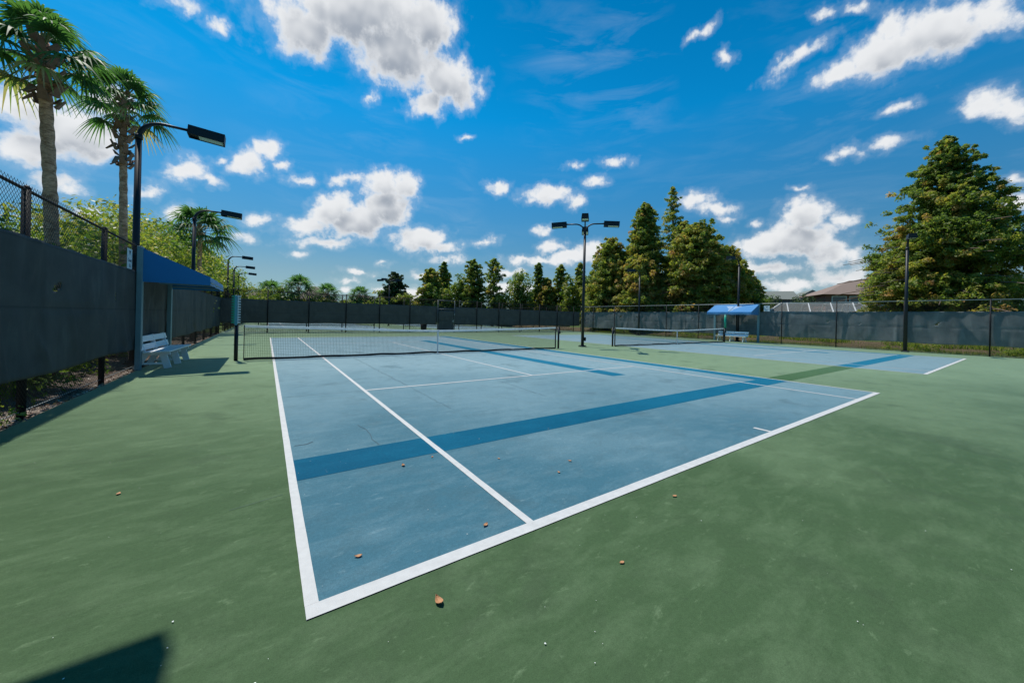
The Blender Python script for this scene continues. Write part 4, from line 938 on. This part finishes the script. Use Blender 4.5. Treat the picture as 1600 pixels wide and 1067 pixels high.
# ------------------------------------------------------------------ palms
def palm(x, y, h, rt, R_, label, seed, nf=30, lean=(0, 0), boots=1.4, seg=24):
    rs = np.random.RandomState(seed); root = empty('palm_tree', (x, y, -0.05), label, 'palm')
    b = MB(); pts = []; rad = []
    for k in range(57):
        t_ = k / 56; pts.append((lean[0] * t_ ** 1.5, lean[1] * t_ ** 1.5, h * t_)); rad.append(rt * (1.12 - .22 * t_ + .05 * math.sin(k * 2.3) + rs.normal(0, .03)) * (1.25 if k == 0 else 1))
    b.tube(pts, rad, 14); b.build('trunk', M['palm_trunk'], root, True)
    top = Vector(pts[-1])
    # old leaf bases wrapped round the head of the trunk
    b = MB(); nbt = int(boots / 0.045)
    for k in range(nbt):
        a = k * 2.4; z = h - boots + boots * k / nbt; f = 1.25 + 1.0 * math.sin(math.pi * min(1, (k / nbt) * .85 + .12)) * .6
        c = Vector((lean[0] * (z / h) ** 1.5, lean[1] * (z / h) ** 1.5, z)); d = Vector((math.cos(a), math.sin(a), 0)); s = Vector((-d.y, d.x, 0)); u = Vector((0, 0, 1))
        L = .26 * rs.uniform(.7, 1.3); o_ = .55 + rs.rand() * .5; w = .055 * rs.uniform(.8, 1.3)
        p0 = c + d * rt * .9 * f; p1 = p0 + (u * (1.2 if rs.rand() < .75 else -1.0) + d * o_).normalized() * L
        b.hull8([p0 - s * w * 1.5 - d * .03, p0 + s * w * 1.5 - d * .03, p0 + s * w * 1.5 + d * .02, p0 - s * w * 1.5 + d * .02, p1 - s * w * .8, p1 + s * w * .8, p1 + s * w * .6 + d * .02, p1 - s * w * .6 + d * .02])
    b.build('old_leaf_bases', M['boots'], root)
    V = []; F = []; T = []; sb = MB()
    for i in range(nf):
        t_ = i / (nf - 1); a = i * 2.39996 + rs.normal(0, .15)
        elev = R(80) - t_ * R(100) + rs.normal(0, .08)       # young leaves upright, old ones hang
        d = Vector((math.cos(a) * math.cos(elev), math.sin(a) * math.cos(elev), math.sin(elev)))
        pet = R_ * .55 * rs.uniform(.85, 1.1); s0 = top + Vector((0, 0, -.1 - .35 * t_)); bend = Vector((0, 0, -1)) * pet * .16
        hub = s0 + d * pet + bend
        sb.tube([s0, s0 + d * pet * .5 + bend * .2, hub], [.028, .018, .012], 5, cap=False)
        ax = (d * pet + bend * 1.8).normalized(); side = ax.cross(Vector((0, 0, 1)))
        side = side.normalized() if side.length > .05 else Vector((1, 0, 0)); nrm = side.cross(ax).normalized()
        base_t = .34 + rs.normal(0, .12) - .1 * t_ + (.55 if t_ > .93 else 0); fl = R_ * .56 * rs.uniform(.88, 1.1)
        for j in range(seg):
            if rs.rand() < .06: continue
            ph = (j / (seg - 1) - .5) * R(236); q = (j / (seg - 1) - .5) * 2
            dr = (ax * math.cos(ph) + side * math.sin(ph) + nrm * .22 * (1 - abs(q)) - nrm * .25 * q * q).normalized()
            ll = fl * (1 - .22 * q * q) * rs.uniform(.9, 1.08); pw = Vector((0, 0, -1))
            wd = ll * .052; sd_ = dr.cross(nrm).normalized()
            prev = None
            tj = base_t + rs.normal(0, .07)
            for k in range(6):
                u = k / 5; p = hub + dr * ll * u + pw * ll * (.95 * max(0, u - .36) ** 1.5 + .03 * u) * (1.0 + .4 * t_)
                w = wd * (.35 + 1.7 * u if u < .35 else (.945 - (u - .35) * 1.4)); w = max(w, .003)
                e = (p + sd_ * w + nrm * (w * .35 if j % 2 else -w * .35), p - sd_ * w - nrm * (w * .35 if j % 2 else -w * .35))
                i0 = len(V); V.extend([tuple(e[0]), tuple(e[1])])
                if prev is not None: F.append((prev, prev + 1, i0 + 1, i0)); T.append(tj + .1 * u)
                prev = i0
    np_mesh('crown', np.array(V), np.array(F), M['frond'], root, np.clip(np.array(T), 0, 1))
    sb.build('leaf_stalks', M['stalk'], root)
    return root
M['stalk'] = simple('leaf_stalk', (0.13, 0.17, 0.06), 0.5)
palm(-4.35, 11.6, 7.45, .115, 1.25, 'tallest palm at the left edge with a shaggy brown neck under its crown', 3, 24, (-.05, -.75), 1.35)
palm(-4.25, 16.2, 8.75, .105, 1.3, 'second palm from the left with a long criss-cross barked neck', 8, 25, (-.05, -.3), 2.4)
palm(-3.95, 30.6, 7.2, .13, 2.2, 'third palm with its crown just above the shrubs behind the second left floodlight', 13, 28, (0, 0), .8, seg=20)
for i, (x, y, h, rr_, lb) in enumerate([(0.35, 78.2, 5.6, 3.0, 'distant palm farthest to the left on the skyline'), (4.4, 73.0, 6.1, 3.4, 'largest distant palm on the skyline left of centre'), (8.9, 72.8, 5.3, 2.8, 'distant palm just right of the small brown roof'), (14.6, 73.6, 5.4, 2.6, 'small distant palm above the reddish roof')]):
    palm(x, y, h, .22, rr_, lb, 30 + i, 30, (0, 0), .8, seg=16)

# ------------------------------------------------------------------ houses
def gable(b, x0, x1, y0, y1, z0, z1, ov=0.4, axis='y'):
    """gable roof solid, ridge along axis"""
    if axis == 'y':
        xm = (x0 + x1) / 2; P = [(x0 - ov, y0 - ov, z0), (x1 + ov, y0 - ov, z0), (x1 + ov, y1 + ov, z0), (x0 - ov, y1 + ov, z0), (xm, y0 - ov, z1), (xm, y1 + ov, z1)]
        for f in ((0, 4, 5, 3), (1, 2, 5, 4), (0, 1, 4), (2, 3, 5), (3, 2, 1, 0)): b.quad(*[P[i] for i in f])
    else:
        ym = (y0 + y1) / 2; P = [(x0 - ov, y0 - ov, z0), (x1 + ov, y0 - ov, z0), (x1 + ov, y1 + ov, z0), (x0 - ov, y1 + ov, z0), (x0 - ov, ym, z1), (x1 + ov, ym, z1)]
        for f in ((0, 1, 5, 4), (2, 3, 4, 5), (0, 4, 3), (1, 2, 5), (3, 2, 1, 0)): b.quad(*[P[i] for i in f])
def hip(b, x0, x1, y0, y1, z0, z1, ov=0.6, cut=0.35):
    ym = (y0 + y1) / 2; c = (x1 - x0) * cut; P = [(x0 - ov, y0 - ov, z0), (x1 + ov, y0 - ov, z0), (x1 + ov, y1 + ov, z0), (x0 - ov, y1 + ov, z0), (x0 + c, ym, z1), (x1 - c, ym, z1)]
    for f in ((0, 1, 5, 4), (2, 3, 4, 5), (0, 4, 3), (1, 2, 5), (3, 2, 1, 0)): b.quad(*[P[i] for i in f])
def window(x, z, w, h, parent, y=0.0):
    b = MB()
    for q in (((x - w / 2 - .06, y - .04, z), (.12, .10, h + .24)), ((x + w / 2 + .06, y - .04, z), (.12, .10, h + .24)), ((x, y - .04, z + h / 2 + .06), (w, .10, .12)), ((x, y - .04, z - h / 2 - .06), (w, .10, .12))): b.box(*q)
    f = b.build('window', M['alu_white'], parent)
    b = MB(); b.box((x, y - .02, z), (w, .03, h)); b.build('pane', M['window'], f)
# brick and tan house with the big hip roof; its front looks at the courts (local -y)
def house(px, py, rz, label, name='house'): return empty(name, (px, py, 0.9), label, 'house', None, rz)
hb = house(73.0, 17.6, R(-52), 'two storey brick house with hip roof and white framed windows left of the big cypress'); hb.location.z = 1.0
b = MB(); b.box((7, 4, 1.4), (14, 8, 2.8)); b.build('lower_wall', M['wall_cream'], hb)
b = MB(); b.box((7, 4, 4.1), (14, 8, 2.6)); b.build('upper_wall', M['wall_brick'], hb)
b = MB(); hip(b, 0, 14, 0, 8, 5.4, 8.0, .8, .35); b.build('roof', M['roof_brown'], hb)
for x in (1.7, 4.0, 6.3, 8.6, 10.9): window(x, 4.05, 1.7, 2.0, hb)
for x in (2.5, 6.5, 10.5): window(x, 1.6, 1.5, 1.4, hb)
b = MB(); b.box((7, -.5, 2.85), (13.5, 1.0, .12)); 
for z in (3.2, 3.75): b.bar((.3, -.95, z), (13.7, -.95, z), .05, .05)
for k in range(14): b.bar((.3 + k * 1.03, -.95, 2.9), (.3 + k * 1.03, -.95, 3.75), .05, .05)
b.build('balcony', M['alu_white'], hb)
hg = house(72.6, 27.4, R(-57), 'grey sided house with pale green gable roof beside the leafy tree')
b = MB(); b.box((3.0, 3.5, 2.5), (6.0, 7.0, 5.0)); b.build('wall', M['wall_grey'], hg)
b = MB(); gable(b, 0, 6, 0, 7, 5.0, 6.7, .4, 'x'); b.build('roof', M['roof_grey'], hg)
b = MB(); b.box((0.0, -.05, 2.5), (.3, .12, 5.0)); b.build('corner_trim', M['alu_white'], hg)
window(4.6, 3.6, .8, 1.1, hg)
b = MB(); b.box((8.0, 3.5, 1.6), (4.0, 6.0, 3.2)); b.build('annex_wall', M['wall_cream'], hg)
ht = house(88.5, 27.6, R(-57), 'pinkish tan house with brown gable roof seen between the grey and the brick houses')
b = MB(); b.box((3.6, 3.5, 2.6), (7.2, 7.0, 5.2)); b.build('wall', M['wall_tan'], ht)
b = MB(); gable(b, 0, 7.2, 0, 7, 5.2, 7.7, .5, 'y'); b.build('roof', M['roof_grey'], ht)
b = MB(); b.quad((-.2, -.56, 5.25), (7.4, -.56, 5.25), (3.6, -.56, 7.5)); b.build('gable_wall', M['wall_tan'], ht)
window(3.6, 3.6, 1.4, 1.2, ht)
hp = house(84, -6, R(-80), 'pale roofed house glimpsed at the far right edge behind the big cypress')
b = MB(); b.box((6, 4, 2.6), (12, 8, 5.2)); b.build('wall', M['wall_cream'], hp)
b = MB(); hip(b, 0, 12, 0, 8, 5.2, 8.2, .6); b.build('roof', M['wall_cream'], hp)
for x in (3, 6, 9): window(x, 3.4, 1.3, 1.3, hp)
for (x, y, w, d, h, zt, lb) in ((5.0, 93, 8.0, 8, 4.6, 8.0, 'small brown pyramid roofed house between two distant palms'), (14.6, 86, 8.6, 8, 3.7, 6.2, 'reddish brown roofed house on the skyline left of the distant floodlight'), (-4.5, 96, 6.5, 8, 4.8, 6.6, 'low brown roofed house behind the leftmost distant palm')):
    q = empty('house', (x, y, -0.05), lb, 'house')
    b = MB(); b.box((w / 2, d / 2, h / 2), (w, d, h)); b.build('wall', M['wall_tan'], q)
    b = MB(); hip(b, 0, w, 0, d, h, zt, .5, .45); b.build('roof', M['roof_brown'], q)
    for k in (.3, .7): window(w * k, h * .6, 1.1, 1.1, q)
# screened pool enclosure
pc = empty('pool_enclosure', (50.6, 17.2, .75), 'white framed screened pool enclosure beyond the pond', 'pool enclosure', None, math.atan2(-9.2, 4.4))
Lp, Dp, hw_, ht_ = 10.2, 6.5, 2.25, 3.4
b = MB()
def fr(p, q, w=.09): b.bar(p, q, w, w)
xs = [0, 2.0, 4.1, 6.2, 8.2, Lp]
for k, x in enumerate(xs):
    fr((x, 0, 0), (x, 0, hw_)); fr((x, Dp, 0), (x, Dp, hw_))
    xi = min(max(x, 1.5), Lp - 1.5); fr((x, 0, hw_), (xi, 1.5, ht_), .11); fr((x, Dp, hw_), (xi, Dp - 1.5, ht_), .07); fr((xi, 1.5, ht_), (xi, Dp - 1.5, ht_), .07)
for z in (0.05, .9, hw_):
    for y in (0, Dp): fr((0, y, z), (Lp, y, z))
    for x in (0, Lp): fr((x, 0, z), (x, Dp, z))
fr((1.5, 1.5, ht_), (Lp - 1.5, 1.5, ht_)); fr((1.5, Dp - 1.5, ht_), (Lp - 1.5, Dp - 1.5, ht_))
b.build('frame', M['alu_white'], pc)
b = MB(); o_ = .0
b.quad((0, 0, 0), (Lp, 0, 0), (Lp, 0, hw_), (0, 0, hw_)); b.quad((0, Dp, 0), (Lp, Dp, 0), (Lp, Dp, hw_), (0, Dp, hw_)); b.quad((0, 0, 0), (0, Dp, 0), (0, Dp, hw_), (0, 0, hw_)); b.quad((Lp, 0, 0), (Lp, Dp, 0), (Lp, Dp, hw_), (Lp, 0, hw_))
A = [(0, 0, hw_), (Lp, 0, hw_), (Lp, Dp, hw_), (0, Dp, hw_)]; T_ = [(1.5, 1.5, ht_), (Lp - 1.5, 1.5, ht_), (Lp - 1.5, Dp - 1.5, ht_), (1.5, Dp - 1.5, ht_)]
for k in range(4): kk = (k + 1) % 4; b.quad(A[k], A[kk], T_[kk], T_[k])
b.quad(*T_); b.build('screen_panels', M['cage'], pc)
for i, (x, y, h, lb) in enumerate([(-3.7, 5.2, .75, 'leafy weed in the gap under the left windscreen, nearest the camera'), (-3.9, 6.9, .85, 'leafy weed under the left windscreen between the first two posts'), (-3.8, 8.2, .8, 'leafy weed under the left windscreen before the shelter'), (-4.0, 10.4, .9, 'leafy weed behind the post of the left shelter'), (-4.1, 14.8, .9, 'leafy weed under the left windscreen behind the bench')]):
    broadleaf(x, y, -.1, h, .75, lb, 170 + i, 'broad', .07, 60, 34, .42, 'weed_clump', 'plant', 'weeds behind the left fence', .05, lumps=6)
# bank plants under the right screen
for i, (x, y, h, r, lb) in enumerate([(33.0, 25.5, 0.9, 1.1, 'low weedy plant at the back right corner under the windscreen'), (33.2, 17.5, .8, 1.3, 'ivy like plant under the right windscreen behind the second net'), (33.4, -1.5, .6, 1.2, 'grassy tuft by the pond under the windscreen at the far right'), (32.9, 2.6, .5, 1.4, 'dry brown weeds under the windscreen near the right floodlight')]):
    broadleaf(x, y, -.1, h, r, lb, 150 + i, 'broad', .09, 60, 30, .6, 'weed_clump', 'plant', 'plants at the foot of the right fence', .05, lumps=6)

rs = np.random.RandomState(77); N = 26000
x = 31.8 + np.abs(rs.normal(0, .55, N)); y = rs.uniform(-8, 30, N); hi = rs.rand(N) < .55; x[hi] = rs.uniform(37.6, 40.6, hi.sum()) ; cl = np.sin(y * 1.9) + np.sin(y * .73 + 1) + rs.normal(0, .6, N); k = cl > -.2; x = x[k]; y = y[k]; N = len(x)
hh = rs.uniform(.05, .30, N) + np.where(x > 37, .25, 0); an = rs.rand(N) * 6.28; ln_ = rs.normal(0, .08, (N, 2)); w = np.where(x > 37, .025, .012)
A = np.stack([x - w * np.cos(an), y - w * np.sin(an), np.where(x > 37, .1, -.1)], -1); B = np.stack([x + w * np.cos(an), y + w * np.sin(an), np.where(x > 37, .1, -.1)], -1); Cc = np.stack([x + ln_[:, 0], y + ln_[:, 1], hh], -1)
tag(np_mesh('grass', np.stack([A, B, Cc], 1).reshape(-1, 3), np.arange(N * 3).reshape(N, 3), M['broad'], tone=np.clip(rs.normal(.6, .2, N), 0, 1)), 'ragged grass along the foot of the right fence by the pond', 'grass', kind='stuff')
